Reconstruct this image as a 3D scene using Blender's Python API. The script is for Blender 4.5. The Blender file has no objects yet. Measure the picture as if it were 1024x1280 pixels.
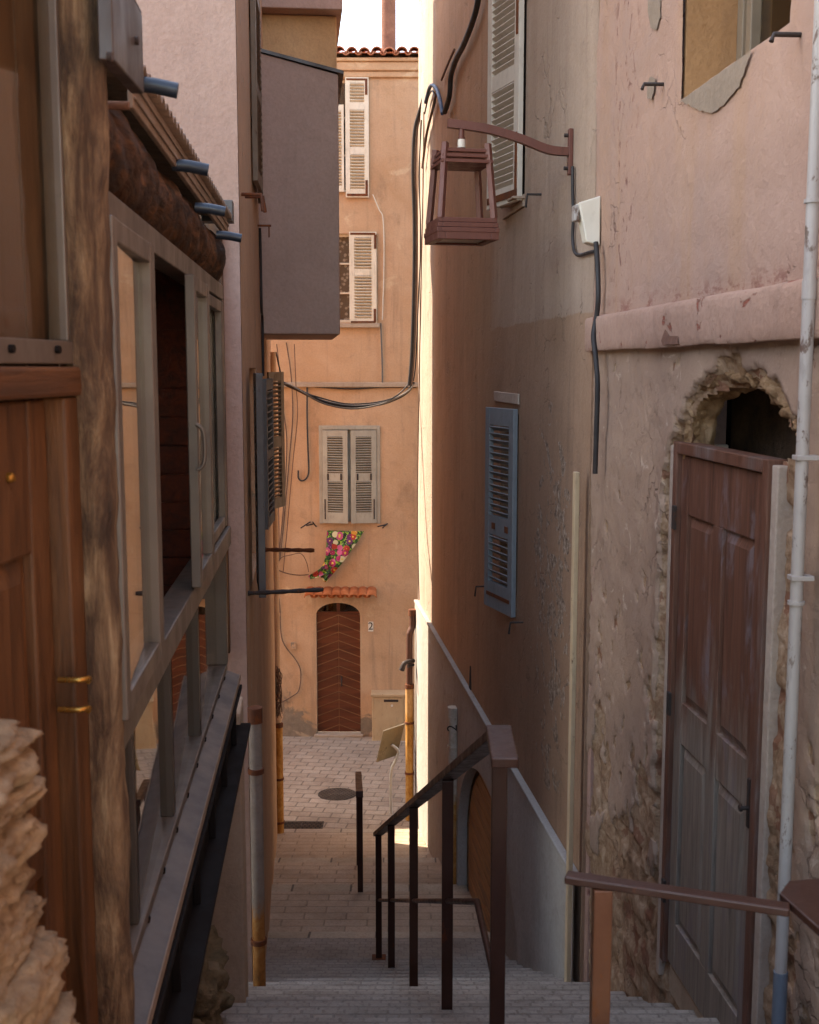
import bpy, bmesh, math, random
from mathutils import Vector, Matrix, noise
from mathutils.geometry import delaunay_2d_cdt
R = math.radians
rnd = random.Random(7)
scene = bpy.context.scene
COL = scene.collection

# ------------------------------------------------------------------ camera
F = 1450.0
PITCH = math.atan(180 / F)
cp, sp = math.cos(PITCH), math.sin(PITCH)
def ray(u, v):
    a, b = (u - 512) / F, (640 - v) / F
    return Vector((a, cp + b * sp, -sp + b * cp))
def P(u, v, Y):
    d = ray(u, v)
    return d * (Y / d.y)
cam_d = bpy.data.cameras.new('camera')
cam = bpy.data.objects.new('camera', cam_d); COL.objects.link(cam)
cam.rotation_euler = (R(90) - PITCH, 0, 0)
cam_d.sensor_fit = 'VERTICAL'; cam_d.sensor_height = 36; cam_d.lens = 36 * F / 1280
cam_d.clip_start = 0.05; cam_d.clip_end = 2000
scene.camera = cam
cam_d.dof.use_dof = True; cam_d.dof.focus_distance = 11.0; cam_d.dof.aperture_fstop = 8.0

# ------------------------------------------------------------------ frames
class Wall:
    """vertical wall frame: s along the wall, n outward into the alley, z up"""
    def __init__(self, x0, y0, dx, dy):
        l = math.hypot(dx, dy)
        self.o = Vector((x0, y0, 0)); self.d = Vector((dx / l, dy / l, 0))
        self.th = math.atan2(dy, dx); self.n = Vector((-self.d.y, self.d.x, 0))
    def pt(self, s, n, z):
        return self.o + self.d * s + self.n * n + Vector((0, 0, z))
    def hit(self, u, v, n=0.0):
        r = ray(u, v)
        t = (self.o + self.n * n).dot(self.n) / r.dot(self.n)
        p = r * t
        return ((p - self.o).dot(self.d), p.z)
    def loc(self, p):
        q = p - self.o
        return Vector((q.dot(self.d), q.dot(self.n), p.z))
PW = Wall(1.7 - .089 * 6.95, 6.95, -.089, 1)          # near pink house, s<0 is nearer
MW = Wall(1.08, 6.95, -.11, 1)                         # grey-brown house, s>0 is farther
LW = Wall(-.88, 5.75, .0975, -1)                       # left house side, s<0 is farther
GW = Wall(-.735, 3.1, .075, -1)                        # glazed annex, s<0 is farther
NW = Wall(-.705, 2.39, -.1, -1)                         # timber frontage, s>0 is nearer
FW = Wall(0, 20, -1, 0)                                # far facade, s>0 is to the left

# ------------------------------------------------------------------ mesh builder
class MB:
    def __init__(self, T=None):
        self.v = []; self.f = []; self.mi = []; self.sm = []; self.T = T; self.m = 0; self.smooth = False
        self.att = None
    def add(self, vs, fs):
        b = len(self.v)
        for p in vs:
            p = Vector(p)
            self.v.append(self.T @ p if self.T else p)
        for f in fs:
            self.f.append([b + i for i in f]); self.mi.append(self.m); self.sm.append(self.smooth)
        return self
    def box(self, x0, x1, y0, y1, z0, z1):
        vs = [(x, y, z) for z in (z0, z1) for y in (y0, y1) for x in (x0, x1)]
        return self.add(vs, [(0, 2, 3, 1), (4, 5, 7, 6), (0, 1, 5, 4), (2, 6, 7, 3), (0, 4, 6, 2), (1, 3, 7, 5)])
    def obox(self, c, size, rot):
        c = Vector(c); hx, hy, hz = [k / 2 for k in size]
        vs = [c + rot @ Vector((x, y, z)) for z in (-hz, hz) for y in (-hy, hy) for x in (-hx, hx)]
        return self.add(vs, [(0, 2, 3, 1), (4, 5, 7, 6), (0, 1, 5, 4), (2, 6, 7, 3), (0, 4, 6, 2), (1, 3, 7, 5)])
    def bar(self, p, q, w, h, up=(0, 0, 1)):
        p, q = Vector(p), Vector(q); t = (q - p).normalized(); up = Vector(up)
        a = t.cross(up).normalized(); b = a.cross(t).normalized()
        vs = [e + a * (x * w / 2) + b * (y * h / 2) for e in (p, q) for x, y in ((-1, -1), (1, -1), (1, 1), (-1, 1))]
        return self.add(vs, [(0, 3, 2, 1), (4, 5, 6, 7), (0, 1, 5, 4), (1, 2, 6, 5), (2, 3, 7, 6), (3, 0, 4, 7)])
    def prism(self, poly, n0, n1):
        k = len(poly)
        vs = [(s, n0, z) for s, z in poly] + [(s, n1, z) for s, z in poly]
        fs = [list(range(k)), list(range(2 * k - 1, k - 1, -1))] + [(i, k + i, k + (i + 1) % k, (i + 1) % k) for i in range(k)]
        return self.add(vs, fs)
    def tube(self, pts, r, seg=8, caps=True, smooth=True, curve=0):
        pts = [Vector(p) for p in pts]
        if curve: pts = catmull(pts, curve)
        k = len(pts); rs = r if isinstance(r, (list, tuple)) else [r] * k
        if len(rs) != k: rs = [rs[min(len(rs) - 1, int(i * len(rs) / k))] for i in range(k)]
        t0 = (pts[1] - pts[0]).normalized()
        a = t0.orthogonal().normalized()
        vs = []
        for i in range(k):
            t = (pts[min(i + 1, k - 1)] - pts[max(i - 1, 0)]).normalized()
            a = (a - t * a.dot(t)).normalized(); b = t.cross(a)
            for j in range(seg):
                w = 2 * math.pi * j / seg
                vs.append(pts[i] + (a * math.cos(w) + b * math.sin(w)) * rs[i])
        fs = [(i * seg + j, i * seg + (j + 1) % seg, (i + 1) * seg + (j + 1) % seg, (i + 1) * seg + j) for i in range(k - 1) for j in range(seg)]
        o = self.smooth; self.smooth = smooth
        self.add(vs, fs); self.smooth = o
        if caps:
            self.add([vs[j] for j in range(seg)], [list(range(seg - 1, -1, -1))])
            self.add([vs[(k - 1) * seg + j] for j in range(seg)], [list(range(seg))])
        return self
    def grid(self, fn, nu, nv, smooth=True):
        vs = [fn(i / nu, j / nv) for j in range(nv + 1) for i in range(nu + 1)]
        fs = [(j * (nu + 1) + i, j * (nu + 1) + i + 1, (j + 1) * (nu + 1) + i + 1, (j + 1) * (nu + 1) + i) for j in range(nv) for i in range(nu)]
        o = self.smooth; self.smooth = smooth; self.add(vs, fs); self.smooth = o
        return self
    def wallpoly(self, outline, holes=(), n=0.0, depth=0.0):
        pts = []; eds = []
        for loop in [outline] + list(holes):
            b0 = len(pts); pts += [Vector((a, b)) for a, b in loop]; eds += [(b0 + q, b0 + (q + 1) % len(loop)) for q in range(len(loop))]
        vo, eo, fo_, *_ = delaunay_2d_cdt(pts, eds, [], 0, 1e-6)
        def inside(p, q):
            r_ = False; j_ = len(q) - 1
            for i_ in range(len(q)):
                if (q[i_][1] > p[1]) != (q[j_][1] > p[1]) and p[0] < (q[j_][0] - q[i_][0]) * (p[1] - q[i_][1]) / (q[j_][1] - q[i_][1] + 1e-12) + q[i_][0]: r_ = not r_
                j_ = i_
            return r_
        fs = []
        for f in fo_:
            c_ = sum((vo[q] for q in f), Vector((0, 0))) / len(f)
            if inside(c_, outline) and not any(inside(c_, h) for h in holes): fs.append(list(f))
        self.add([(v.x, n, v.y) for v in vo], fs)
        if depth:
            for loop in holes:
                k = len(loop)
                self.add([(s, n, z) for s, z in loop] + [(s, n - depth, z) for s, z in loop],
                         [(i, (i + 1) % k, k + (i + 1) % k, k + i) for i in range(k)])
        return self
    def blob(self, c, r, seed, sub=3, amp=.25, freq=1.6, squash=(1, 1, 1)):
        bm = bmesh.new(); bmesh.ops.create_icosphere(bm, subdivisions=sub, radius=1)
        vs = []
        for v in bm.verts:
            q = v.co.normalized()
            k = 1 + amp * noise.fractal(q * freq + Vector((seed, seed * .7, 0)), .8, 2.1, 4)
            m = max(abs(q.x), abs(q.y), abs(q.z)); k *= .55 + .45 * (.62 / m + .25)
            vs.append(Vector(c) + Vector((q.x * squash[0], q.y * squash[1], q.z * squash[2])) * (r * k))
        fs = [[v.index for v in f.verts] for f in bm.faces]
        bm.free(); self.add(vs, fs); return self

def catmull(p, n):
    out = []
    for i in range(len(p) - 1):
        a, b, c, d = p[max(i - 1, 0)], p[i], p[i + 1], p[min(i + 2, len(p) - 1)]
        for k in range(n):
            t = k / n
            out.append(.5 * ((2 * b) + (c - a) * t + (2 * a - 5 * b + 4 * c - d) * t * t + (3 * b - a - 3 * c + d) * t ** 3))
    out.append(p[-1]); return out

OFF = {}
def tagp(o, label, cat, group=None, kind=None):
    if label: o['label'] = label
    if cat: o['category'] = cat
    if group: o['group'] = group
    if kind: o['kind'] = kind
    return o
def rootoff(p):
    while p.parent is not None: p = p.parent
    return OFF.get(p.name, Vector((0, 0, 0)))
def thing(name, label, cat, W=None, off=(0, 0, 0), loc=None, rotz=0, group=None):
    o = bpy.data.objects.new(name, None); COL.objects.link(o)
    o.empty_display_size = .1
    if W is not None:
        o.location = W.pt(*off); o.rotation_euler = (0, 0, W.th); OFF[o.name] = Vector(off)
    else:
        o.location = loc if loc is not None else off; o.rotation_euler = (0, 0, rotz); OFF[o.name] = Vector(off)
    return tagp(o, label, cat, group)
def obj(name, mb, mats, parent=None, label=None, bev=0, cat=None, group=None, kind=None, weld=False, bseg=2):
    me = bpy.data.meshes.new(name)
    if parent is not None: off = rootoff(parent)
    else:
        xs = [v.x for v in mb.v]; ys = [v.y for v in mb.v]; zs = [v.z for v in mb.v]
        off = Vector(((min(xs) + max(xs)) / 2, (min(ys) + max(ys)) / 2, min(zs)))
        if kind == 'structure': off = Vector((0, 0, 0))
    me.from_pydata([v - off for v in mb.v], [], mb.f)
    for m in (mats if isinstance(mats, (list, tuple)) else [mats]): me.materials.append(m)
    me.polygons.foreach_set('material_index', mb.mi)
    me.polygons.foreach_set('use_smooth', mb.sm)
    if mb.att:
        for an, vals in mb.att.items():
            a = me.attributes.new(an, 'FLOAT', 'POINT'); a.data.foreach_set('value', vals)
    me.update()
    o = bpy.data.objects.new(name, me); COL.objects.link(o)
    if parent is not None: o.parent = parent
    else: o.location = off
    if bev:
        b = o.modifiers.new('bevel', 'BEVEL'); b.width = bev; b.segments = bseg; b.limit_method = 'ANGLE'; b.angle_limit = R(40)
    return tagp(o, label, cat, group, kind)
def objs(name, mb, mats, parent, label=None, bev=0):
    """one object per separate piece of the builder"""
    par = list(range(len(mb.v)))
    def find(a):
        while par[a] != a: par[a] = par[par[a]]; a = par[a]
        return a
    seen = {}
    for i, v in enumerate(mb.v):
        k = (round(v.x, 5), round(v.y, 5), round(v.z, 5))
        if k in seen: par[find(i)] = find(seen[k])
        else: seen[k] = i
    for f in mb.f:
        for a in f[1:]: par[find(a)] = find(f[0])
    groups = {}
    for fi, f in enumerate(mb.f): groups.setdefault(find(f[0]), []).append(fi)
    out = []
    for fl_ in groups.values():
        m2 = MB(); idx = {}
        for fi in fl_:
            for a in mb.f[fi]:
                if a not in idx: idx[a] = len(m2.v); m2.v.append(mb.v[a])
            m2.f.append([idx[a] for a in mb.f[fi]]); m2.mi.append(mb.mi[fi]); m2.sm.append(mb.sm[fi])
        out.append(obj(name, m2, mats, parent, label, bev=bev))
    return out
def world_of(W, mb):                 # frame coords -> world coords for top-level single meshes
    mb.v = [W.pt(v.x, v.y, v.z) for v in mb.v]; return mb
def copy_tree(o, parent=None):
    c = o.copy(); COL.objects.link(c)
    if parent is not None: c.parent = parent
    for ch in list(o.children): copy_tree(ch, c)
    return c

# ------------------------------------------------------------------ materials
def lin(h):
    if not isinstance(h, str): return (*h, 1)
    c = [int(h[i:i + 2], 16) / 255 for i in (1, 3, 5)]
    return tuple((x / 12.92 if x <= .04045 else ((x + .055) / 1.055) ** 2.4) for x in c) + (1,)
class NT:
    def __init__(self, name):
        self.mat = bpy.data.materials.new(name); self.mat.use_nodes = True
        self.t = self.mat.node_tree; self.b = self.t.nodes['Principled BSDF']
        self.co = self.t.nodes.new('ShaderNodeTexCoord').outputs['Object']
    def n(self, typ, **kw):
        nd = self.t.nodes.new(typ)
        for k, v in kw.items(): setattr(nd, k, v)
        return nd
    def link(self, a, b): self.t.links.new(a, b)
    def put(self, sock, val):
        if hasattr(val, 'is_linked') or isinstance(val, bpy.types.NodeSocket): self.link(val, sock)
        else: sock.default_value = val
    def map(self, scale=(1, 1, 1), loc=(0, 0, 0), rot=(0, 0, 0), src=None):
        m = self.n('ShaderNodeMapping'); self.link(src or self.co, m.inputs[0])
        m.inputs['Scale'].default_value = scale; m.inputs['Location'].default_value = loc; m.inputs['Rotation'].default_value = rot
        return m.outputs[0]
    def noise(self, scale, detail=6, rough=.6, dist=0, vec=None):
        m = self.n('ShaderNodeTexNoise'); self.link(vec or self.co, m.inputs['Vector'])
        m.inputs['Scale'].default_value = scale; m.inputs['Detail'].default_value = detail
        m.inputs['Roughness'].default_value = rough; m.inputs['Distortion'].default_value = dist
        return m.outputs['Fac']
    def voro(self, scale, feature='F1', vec=None, out='Distance', rand=1):
        m = self.n('ShaderNodeTexVoronoi', feature=feature); self.link(vec or self.co, m.inputs['Vector'])
        m.inputs['Scale'].default_value = scale; m.inputs['Randomness'].default_value = rand
        return m.outputs[out]
    def ramp(self, fac, stops):
        m = self.n('ShaderNodeValToRGB'); self.link(fac, m.inputs[0]); e = m.color_ramp.elements
        while len(e) < len(stops): e.new(.5)
        for k, (p, c) in enumerate(stops):
            e[k].position = p; e[k].color = lin(c) if not isinstance(c, (int, float)) else (c, c, c, 1)
        return m.outputs[0]
    def mix(self, fac, a, b, blend='MIX'):
        m = self.n('ShaderNodeMix', data_type='RGBA', blend_type=blend)
        self.put(m.inputs[0], fac)
        self.put(m.inputs[6], lin(a) if isinstance(a, str) else a); self.put(m.inputs[7], lin(b) if isinstance(b, str) else b)
        return m.outputs[2]
    def math(self, op, a, b=0.0, clamp=False):
        m = self.n('ShaderNodeMath', operation=op, use_clamp=clamp); self.put(m.inputs[0], a); self.put(m.inputs[1], b)
        return m.outputs[0]
    def mr(self, x, a, b, c=0, d=1):
        m = self.n('ShaderNodeMapRange', interpolation_type='SMOOTHSTEP'); self.put(m.inputs[0], x)
        for k, q in zip((1, 2, 3, 4), (a, b, c, d)): m.inputs[k].default_value = q
        return m.outputs[0]
    def sep(self):
        m = self.n('ShaderNodeSeparateXYZ'); self.link(self.co, m.inputs[0]); return m.outputs
    def attr(self, name):
        m = self.n('ShaderNodeAttribute'); m.attribute_name = name; return m.outputs['Fac']
    def bump(self, h, strength=.5, dist=.01, prev=None):
        m = self.n('ShaderNodeBump'); self.link(h, m.inputs['Height'])
        m.inputs['Strength'].default_value = strength; m.inputs['Distance'].default_value = dist
        if prev is not None: self.link(prev, m.inputs['Normal'])
        return m.outputs[0]
    def done(self, col=None, rough=.8, metal=0, nor=None, spec=None):
        if col is not None: self.put(self.b.inputs['Base Color'], lin(col) if isinstance(col, str) else col)
        self.put(self.b.inputs['Roughness'], rough); self.b.inputs['Metallic'].default_value = metal
        if nor is not None: self.link(nor, self.b.inputs['Normal'])
        if spec is not None: self.b.inputs['Specular IOR Level'].default_value = spec
        return self.mat

def plaster(name, a, b, stain, streak=.5, chip=None, chips=.0, fine=1.0, pre=None, crack=0, zdark=None):
    m = NT(name)
    c = m.ramp(m.noise(.9, 7, .62, .4), [(.3, a), (.7, b)])
    if pre: c = pre(m, c)
    c = m.mix(m.mr(m.noise(4.5, 9, .7, .6), .52, .78, 0, .45), c, stain)
    sv = m.noise(1, 8, .7, .3, m.map((5, 5, .35)))
    c = m.mix(m.mr(sv, .5, .8, 0, streak), c, stain)
    c = m.mix(m.mr(m.noise(38, 5, .7), .35, .75, 0, .16), c, m.mix(1, c, '#6b5a4c', 'MULTIPLY'))
    h = m.math('ADD', m.math('MULTIPLY', m.noise(3.2, 7, .6), 1.0), m.math('MULTIPLY', m.noise(45, 5, .7), .22 * fine))
    if chips:
        ch = m.mr(m.math('ADD', m.noise(6, 8, .68, .8), m.math('MULTIPLY', m.noise(.8, 3), .35)), .80 - chips, .83 - chips)
        c = m.mix(ch, c, chip); h = m.math('SUBTRACT', h, m.math('MULTIPLY', ch, .7))
    if crack:
        wv = m.n('ShaderNodeVectorMath', operation='ADD')
        nz = m.n('ShaderNodeTexNoise'); nz.inputs['Scale'].default_value = 3; nz.inputs['Detail'].default_value = 5
        m.link(m.co, nz.inputs['Vector']); m.link(m.co, wv.inputs[0])
        sc_ = m.n('ShaderNodeVectorMath', operation='SCALE'); m.link(nz.outputs['Color'], sc_.inputs[0]); sc_.inputs['Scale'].default_value = .5
        m.link(sc_.outputs[0], wv.inputs[1])
        e = m.voro(2.1, 'DISTANCE_TO_EDGE', wv.outputs[0])
        k = m.math('MULTIPLY', m.mr(e, .004, .014, 1, 0), m.mr(m.noise(1.4, 3), .5, .6))
        c = m.mix(m.math('MULTIPLY', k, crack), c, '#4a3a30'); h = m.math('SUBTRACT', h, m.math('MULTIPLY', k, .5))
    return m.done(c, .92, 0, m.bump(h, .75, .03), .25)

def wood(name, dark, mid, light, axis='z', scale=1.0, rough=.6, worn=None, bump=.5):
    m = NT(name)
    st = {'x': (1.2, 14, 14), 'y': (14, 1.2, 14), 'z': (14, 14, 1.2)}[axis]
    v = m.map(tuple(k * scale for k in st))
    g = m.noise(1.0, 9, .68, 1.2, v)
    c = m.ramp(g, [(.25, dark), (.5, mid), (.75, light)])
    if worn:
        w = m.mr(m.noise(2.2, 7, .65, .5, m.map((2.5, 2.5, .8))), .48, .68)
        c = m.mix(m.math('MULTIPLY', w, .8), c, m.mix(m.mr(g, .4, .7), worn, dark))
    g2 = m.noise(1.0, 6, .75, .5, m.map(tuple(k * scale * 3 for k in st)))
    c = m.mix(m.mr(g2, .45, .75, 0, .45), c, dark)
    h = m.math('ADD', g, m.math('MULTIPLY', g2, .5))
    return m.done(c, m.mr(g, .2, .8, rough - .12, rough + .15), 0, m.bump(h, bump, .008), .35)

def paint(name, a, b, rust=None, amount=.1, rough=.55, metal=0, bumpk=.25):
    m = NT(name)
    c = m.ramp(m.noise(3, 6, .6), [(.3, a), (.7, b)])
    n = m.noise(9, 9, .72, .4, m.map((1.5, 1.5, .8)))
    if rust: c = m.mix(m.mr(n, .68 - amount, .74 - amount), c, m.mix(m.noise(30, 4), rust, '#4a2413'))
    c = m.mix(m.mr(m.noise(25, 6, .7, 0, m.map((1, 1, .3))), .5, .8, 0, .35), c, m.mix(1, c, '#5d5148', 'MULTIPLY'))
    return m.done(c, m.mr(n, .3, .7, rough - .1, rough + .15), metal, m.bump(m.noise(40, 5, .6), bumpk, .004), .4)

def rustpipe(name, top, bot, zs, bands=True):
    m = NT(name)
    z = m.sep()[2]
    zn = m.math('ADD', z, m.math('MULTIPLY', m.math('SUBTRACT', m.noise(3, 6, .7, 0, m.map((2, 2, 1))), .5), 1.1))
    base = m.ramp(m.noise(14, 7, .7, .4), [(.3, top[0]), (.72, top[1])])
    rs = m.ramp(m.noise(11, 8, .75, .5, m.map((1, 1, .6))), [(.28, bot[0]), (.5, bot[1]), (.75, bot[2])])
    c = m.mix(m.mr(zn, zs - .05, zs + .15, 1, 0), base, rs)
    c = m.mix(m.mr(m.noise(9, 8, .75, 0, m.map((2, 2, .7))), .62, .7, 0, .8), c, '#6a3a1c')
    return m.done(c, .75, 0, m.bump(m.noise(30, 6, .7), .5, .006), .3)

def stone(name, a, b, c3, sc=4, bump=1.0):
    m = NT(name)
    c = m.ramp(m.noise(sc, 9, .7, .5), [(.25, a), (.5, b), (.75, c3)])
    c = m.mix(m.mr(m.noise(sc * 5, 6, .7), .5, .75, 0, .5), c, a)
    h = m.math('ADD', m.noise(sc * 2, 9, .7), m.math('MULTIPLY', m.noise(sc * 12, 5, .7), .3))
    return m.done(c, .95, 0, m.bump(h, bump, .03), .2)

def metal(name, a, b, rough=.45, m_=0.0, bumpk=.12):
    m = NT(name)
    n = m.noise(6, 7, .65, 0, m.map((1, 1, .5)))
    c = m.ramp(n, [(.3, a), (.7, b)])
    c = m.mix(m.mr(m.noise(30, 6, .75), .55, .8, 0, .4), c, m.mix(1, c, '#7a6e62', 'MULTIPLY'))
    return m.done(c, m.mr(n, .3, .7, rough - .1, rough + .12), m_, m.bump(m.noise(60, 4), bumpk, .002), .5)

def glassmat(name, tint, ior=1.7):
    m = NT(name); t = m.t
    fr = m.n('ShaderNodeFresnel'); geo = m.n('ShaderNodeNewGeometry')
    m.link(m.mr(geo.outputs['Backfacing'], 0, 1, ior, 1 / ior), fr.inputs['IOR'])
    gl = m.n('ShaderNodeBsdfGlossy'); gl.inputs['Roughness'].default_value = .012
    gl.inputs['Color'].default_value = (.95, .93, .9, 1)
    tr = m.n('ShaderNodeBsdfTransparent'); tr.inputs['Color'].default_value = (*tint, 1)
    mx = m.n('ShaderNodeMixShader'); m.link(fr.outputs[0], mx.inputs[0]); m.link(tr.outputs[0], mx.inputs[1]); m.link(gl.outputs[0], mx.inputs[2])
    wav = m.bump(m.noise(1.3, 2, .4), .06, .02); m.link(wav, gl.inputs['Normal'])
    m.link(mx.outputs[0], t.nodes['Material Output'].inputs['Surface'])
    return m.mat

M = {}
def fac_pre(m, c):
    x, y, z = m.sep()
    # damp creeping up from the street, and pale repairs
    f = m.math('ADD', m.noise(1.6, 8, .65, .5), m.math('MULTIPLY', m.mr(z, .1, 1.5, 1, 0), .22))
    c = m.mix(m.math('MULTIPLY', m.mr(f, .66, .74), m.mr(z, 1.3, 1.8, 1, 0)), c, m.mix(m.noise(9, 6, .7), '#5e5248', '#a38d78'))
    c = m.mix(m.mr(m.noise(1.1, 7, .62, 1.2), .60, .66, 0, .5), c, '#d8b896')
    return m.mix(m.mr(m.noise(.8, 8, .7, .8, m.map((1, 1, .6), (3, 0, 1))), .56, .68, 0, .55), c, '#9a7a60')
M['facade'] = plaster('facade_plaster', '#cca585', '#b98f6c', '#8b705c', .75, fine=.6, pre=fac_pre)
M['pinktop'] = plaster('pink_plaster', '#b08c7d', '#a37e70', '#8f7a70', .45, '#8c5f55', .045, crack=.25)
M['endwall'] = plaster('dusty_pink_plaster', '#b9998a', '#ad8a7b', '#917a70', .3)
M['leftwall'] = plaster('ochre_grey_plaster', '#c9a283', '#b58e70', '#94796a', .5, '#b9a38c', .02)
M['bay'] = plaster('mauve_grey_render', '#b5978a', '#a98c7e', '#927c70', .3, fine=.2)
M['bay2'] = plaster('ochre_bay_plaster', '#d2ab80', '#bb946b', '#6f5c4a', .35, fine=.6)
M['ochre'] = plaster('orange_ochre_plaster', '#ad8059', '#976a47', '#7a5c45', .4)
M['cement_rough'] = plaster('rough_cement', '#94806f', '#867262', '#6d5c50', .4)
M['cornice'] = plaster('cornice_plaster', '#ad8a78', '#9f7b69', '#7a665b', .5, '#8f5040', .012)
M['pier'] = plaster('pale_pier_plaster', '#b9a28d', '#a58d78', '#7d6b5c', .5)
M['patch'] = plaster('cement_patch', '#b7a394', '#a58f80', '#8a776a', .2)
def dado_pre(m, c): return c
M['dado'] = plaster('smooth_cement', '#aea69f', '#a1988f', '#695f59', .25, fine=.3)
M['dado_edge'] = plaster('pale_cement_edge', '#a79f98', '#968d85', '#7a726b', .2)
def mid_pre(m, c):
    x, y, z = m.sep()
    up = m.mr(m.math('ADD', z, m.math('MULTIPLY', m.math('SUBTRACT', m.noise(3, 5), .5), .10)), 8.5 + .325, 8.5 + .345)
    near = m.mr(m.math('ADD', x, m.math('MULTIPLY', m.math('SUBTRACT', m.noise(2, 5, .6, 0, m.map((1, 1, .4))), .5), .6)), 3.1, 3.5, 1, 0)
    c = m.mix(m.math('MULTIPLY', up, near), c, m.ramp(m.noise(1.3, 7, .6, .4, m.map((2.2, 2.2, .5))), [(.3, '#ab917e'), (.7, '#9b816f')]))
    far = m.mr(x, 2.6, 4.6)
    c = m.mix(far, c, m.ramp(m.noise(1.1, 7, .6, .4, m.map((2, 2, .4))), [(.3, '#bd9473'), (.7, '#ab8465')]))  # warm bounce light painted into the wall colour towards the far end
    c = m.mix(m.mr(x, 6.9, 7.5), c, m.ramp(m.noise(1.1, 7, .6, .4, m.map((2, 2, .4))), [(.3, '#b3a090'), (.7, '#a59182')]))  # sunlit end strip: overexposed paleness put into the colour
    # rough damaged patch, plaster crumbled to white lime
    dx = m.math('DIVIDE', m.math('SUBTRACT', x, .95), .75); dz = m.math('DIVIDE', m.math('SUBTRACT', z, 8.5 - 1.6), 1.5)
    d = m.math('ADD', m.math('MULTIPLY', dx, dx), m.math('MULTIPLY', dz, dz))
    msk = m.mr(d, .1, 1.3, 1, 0)
    f = m.math('ADD', m.noise(4.5, 9, .68, .8), m.math('MULTIPLY', msk, .14))
    k = m.mr(f, .64, .67); k = m.math('MULTIPLY', k, m.mr(msk, 0, .2))
    c = m.mix(k, c, m.ramp(m.noise(22, 5, .7), [(.35, '#4a382e'), (.5, '#8f7866'), (.65, '#b8a391')]))
    return c
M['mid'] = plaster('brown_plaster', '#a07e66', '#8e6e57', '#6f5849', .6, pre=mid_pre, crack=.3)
M['rubble'] = stone('rubble_stone', '#704f38', '#a07c5c', '#c0a080', 6)
M['wallstone'] = stone('pale_limestone', '#6b5542', '#a0886c', '#c2a98a', 8, 1.0)
M['rock'] = stone('mossy_rock', '#3f3b2a', '#7d6c54', '#a08b72', 6, 1.0)
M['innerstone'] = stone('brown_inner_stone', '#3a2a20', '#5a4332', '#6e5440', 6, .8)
M['earth'] = stone('brown_earth', '#3b2a20', '#5a4232', '#6e5442', 3)
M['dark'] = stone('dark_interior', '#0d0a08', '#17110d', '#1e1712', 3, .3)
M['darkwood'] = wood('dark_red_planks', '#2a120b', '#5a2a1a', '#7a3c24', 'x', 1, .5)
M['door_red'] = wood('weathered_red_door', '#3f271d', '#643e2f', '#7c5545', 'z', .8, .6, '#75645f', .4)
M['chevron'] = wood('chevron_wood', '#3a1d12', '#65351f', '#80472c', 'x', .6, .5, None, .3)
M['chevron_gap'] = paint('chevron_backing', '#a07858', '#8a6448')
M['plank'] = wood('honey_planks', '#5e3d26', '#a5784e', '#bd9164', 'x', .7, .6)
M['brownwood'] = wood('brown_timber', '#29190e', '#56361e', '#754d2d', 'z', 1, .5)
M['brownwood_h'] = wood('brown_timber_cross', '#2b190e', '#573620', '#70492b', 'x', 1, .5)
M['palewood'] = wood('pale_brown_boards', '#32261d', '#564434', '#6d5a48', 'z', .5, .6)
def logmat():
    m = NT('log_bark')
    g = m.noise(1, 10, .74, .5, m.map((20, 20, 3.2)))
    c = m.ramp(g, [(.3, '#2a1c14'), (.46, '#523c2b'), (.58, '#7a6148'), (.74, '#a68d6d')])
    big = m.noise(1, 7, .7, .5, m.map((9, 9, 3.0)))
    c = m.mix(m.mr(big, .48, .66, 0, .85), c, m.ramp(g, [(.35, '#281b14'), (.7, '#584434')]))
    return m.done(c, .72, 0, m.bump(m.math('ADD', g, m.math('MULTIPLY', big, 1.5)), .9, .02), .3)
M['log'] = logmat()
def beammat():
    m = NT('beam_bark')
    g = m.noise(1, 10, .74, .8, m.map((4, 16, 16)))
    c = m.ramp(g, [(.3, '#1c100a'), (.46, '#44280f'), (.6, '#6d4628'), (.76, '#9a7048')])
    big = m.noise(1, 6, .6, 1.0, m.map((2, 5, 5)))
    c = m.mix(m.mr(big, .46, .62, 0, .85), c, '#2a1a11')
    return m.done(c, .75, 0, m.bump(m.math('ADD', g, big), .9, .03), .3)
M['beam'] = beammat()
M['alu'] = metal('taupe_aluminium', '#62574d', '#544a42', .42, .15)
M['alu_dark'] = metal('dark_aluminium', '#4a423c', '#3b3530', .4, .2)
M['slate'] = metal('slate_sill', '#56514f', '#494543', .45, .1)
M['plate'] = metal('dark_flashing', '#4c413d', '#3d3431', .4, .3)
M['fascia'] = metal('brown_grey_sheet', '#8a7564', '#75614f', .6, .1)
M['blue'] = metal('blue_painted_tube', '#2e3844', '#252e39', .35, .2)
M['steel'] = metal('black_steel', '#120e0d', '#1b1513', .75, .0)
M['steel'].node_tree.nodes['Principled BSDF'].inputs['Specular IOR Level'].default_value = .12
M['rail'] = paint('brown_steel', '#43281f', '#382018', '#6b3519', .06, .42, .2)
M['railnear'] = paint('worn_brown_steel', '#6e4630', '#5a3524', '#8a5026', .12, .4, .2)
M['lamp'] = paint('oxide_red_steel', '#6b3d31', '#5e342a', '#7b452c', .04, .45, .1)
M['white_sh'] = paint('white_shutter', '#cfc2b4', '#bfb0a2', '#8a4a2a', .03)
M['cream_sh'] = paint('cream_shutter', '#e3d3bd', '#d2bfa6', '#8a4a2a', .02)
M['grey_sh'] = paint('grey_shutter', '#aca292', '#9a8f80', '#7a5236', .02)
M['blue_sh'] = paint('blue_grey_shutter', '#7a7e82', '#6f7377', '#6a4636', .03)
M['navy_sh'] = paint('dark_blue_shutter', '#605d5c', '#534f4e', '#5a4030', .06)
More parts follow.
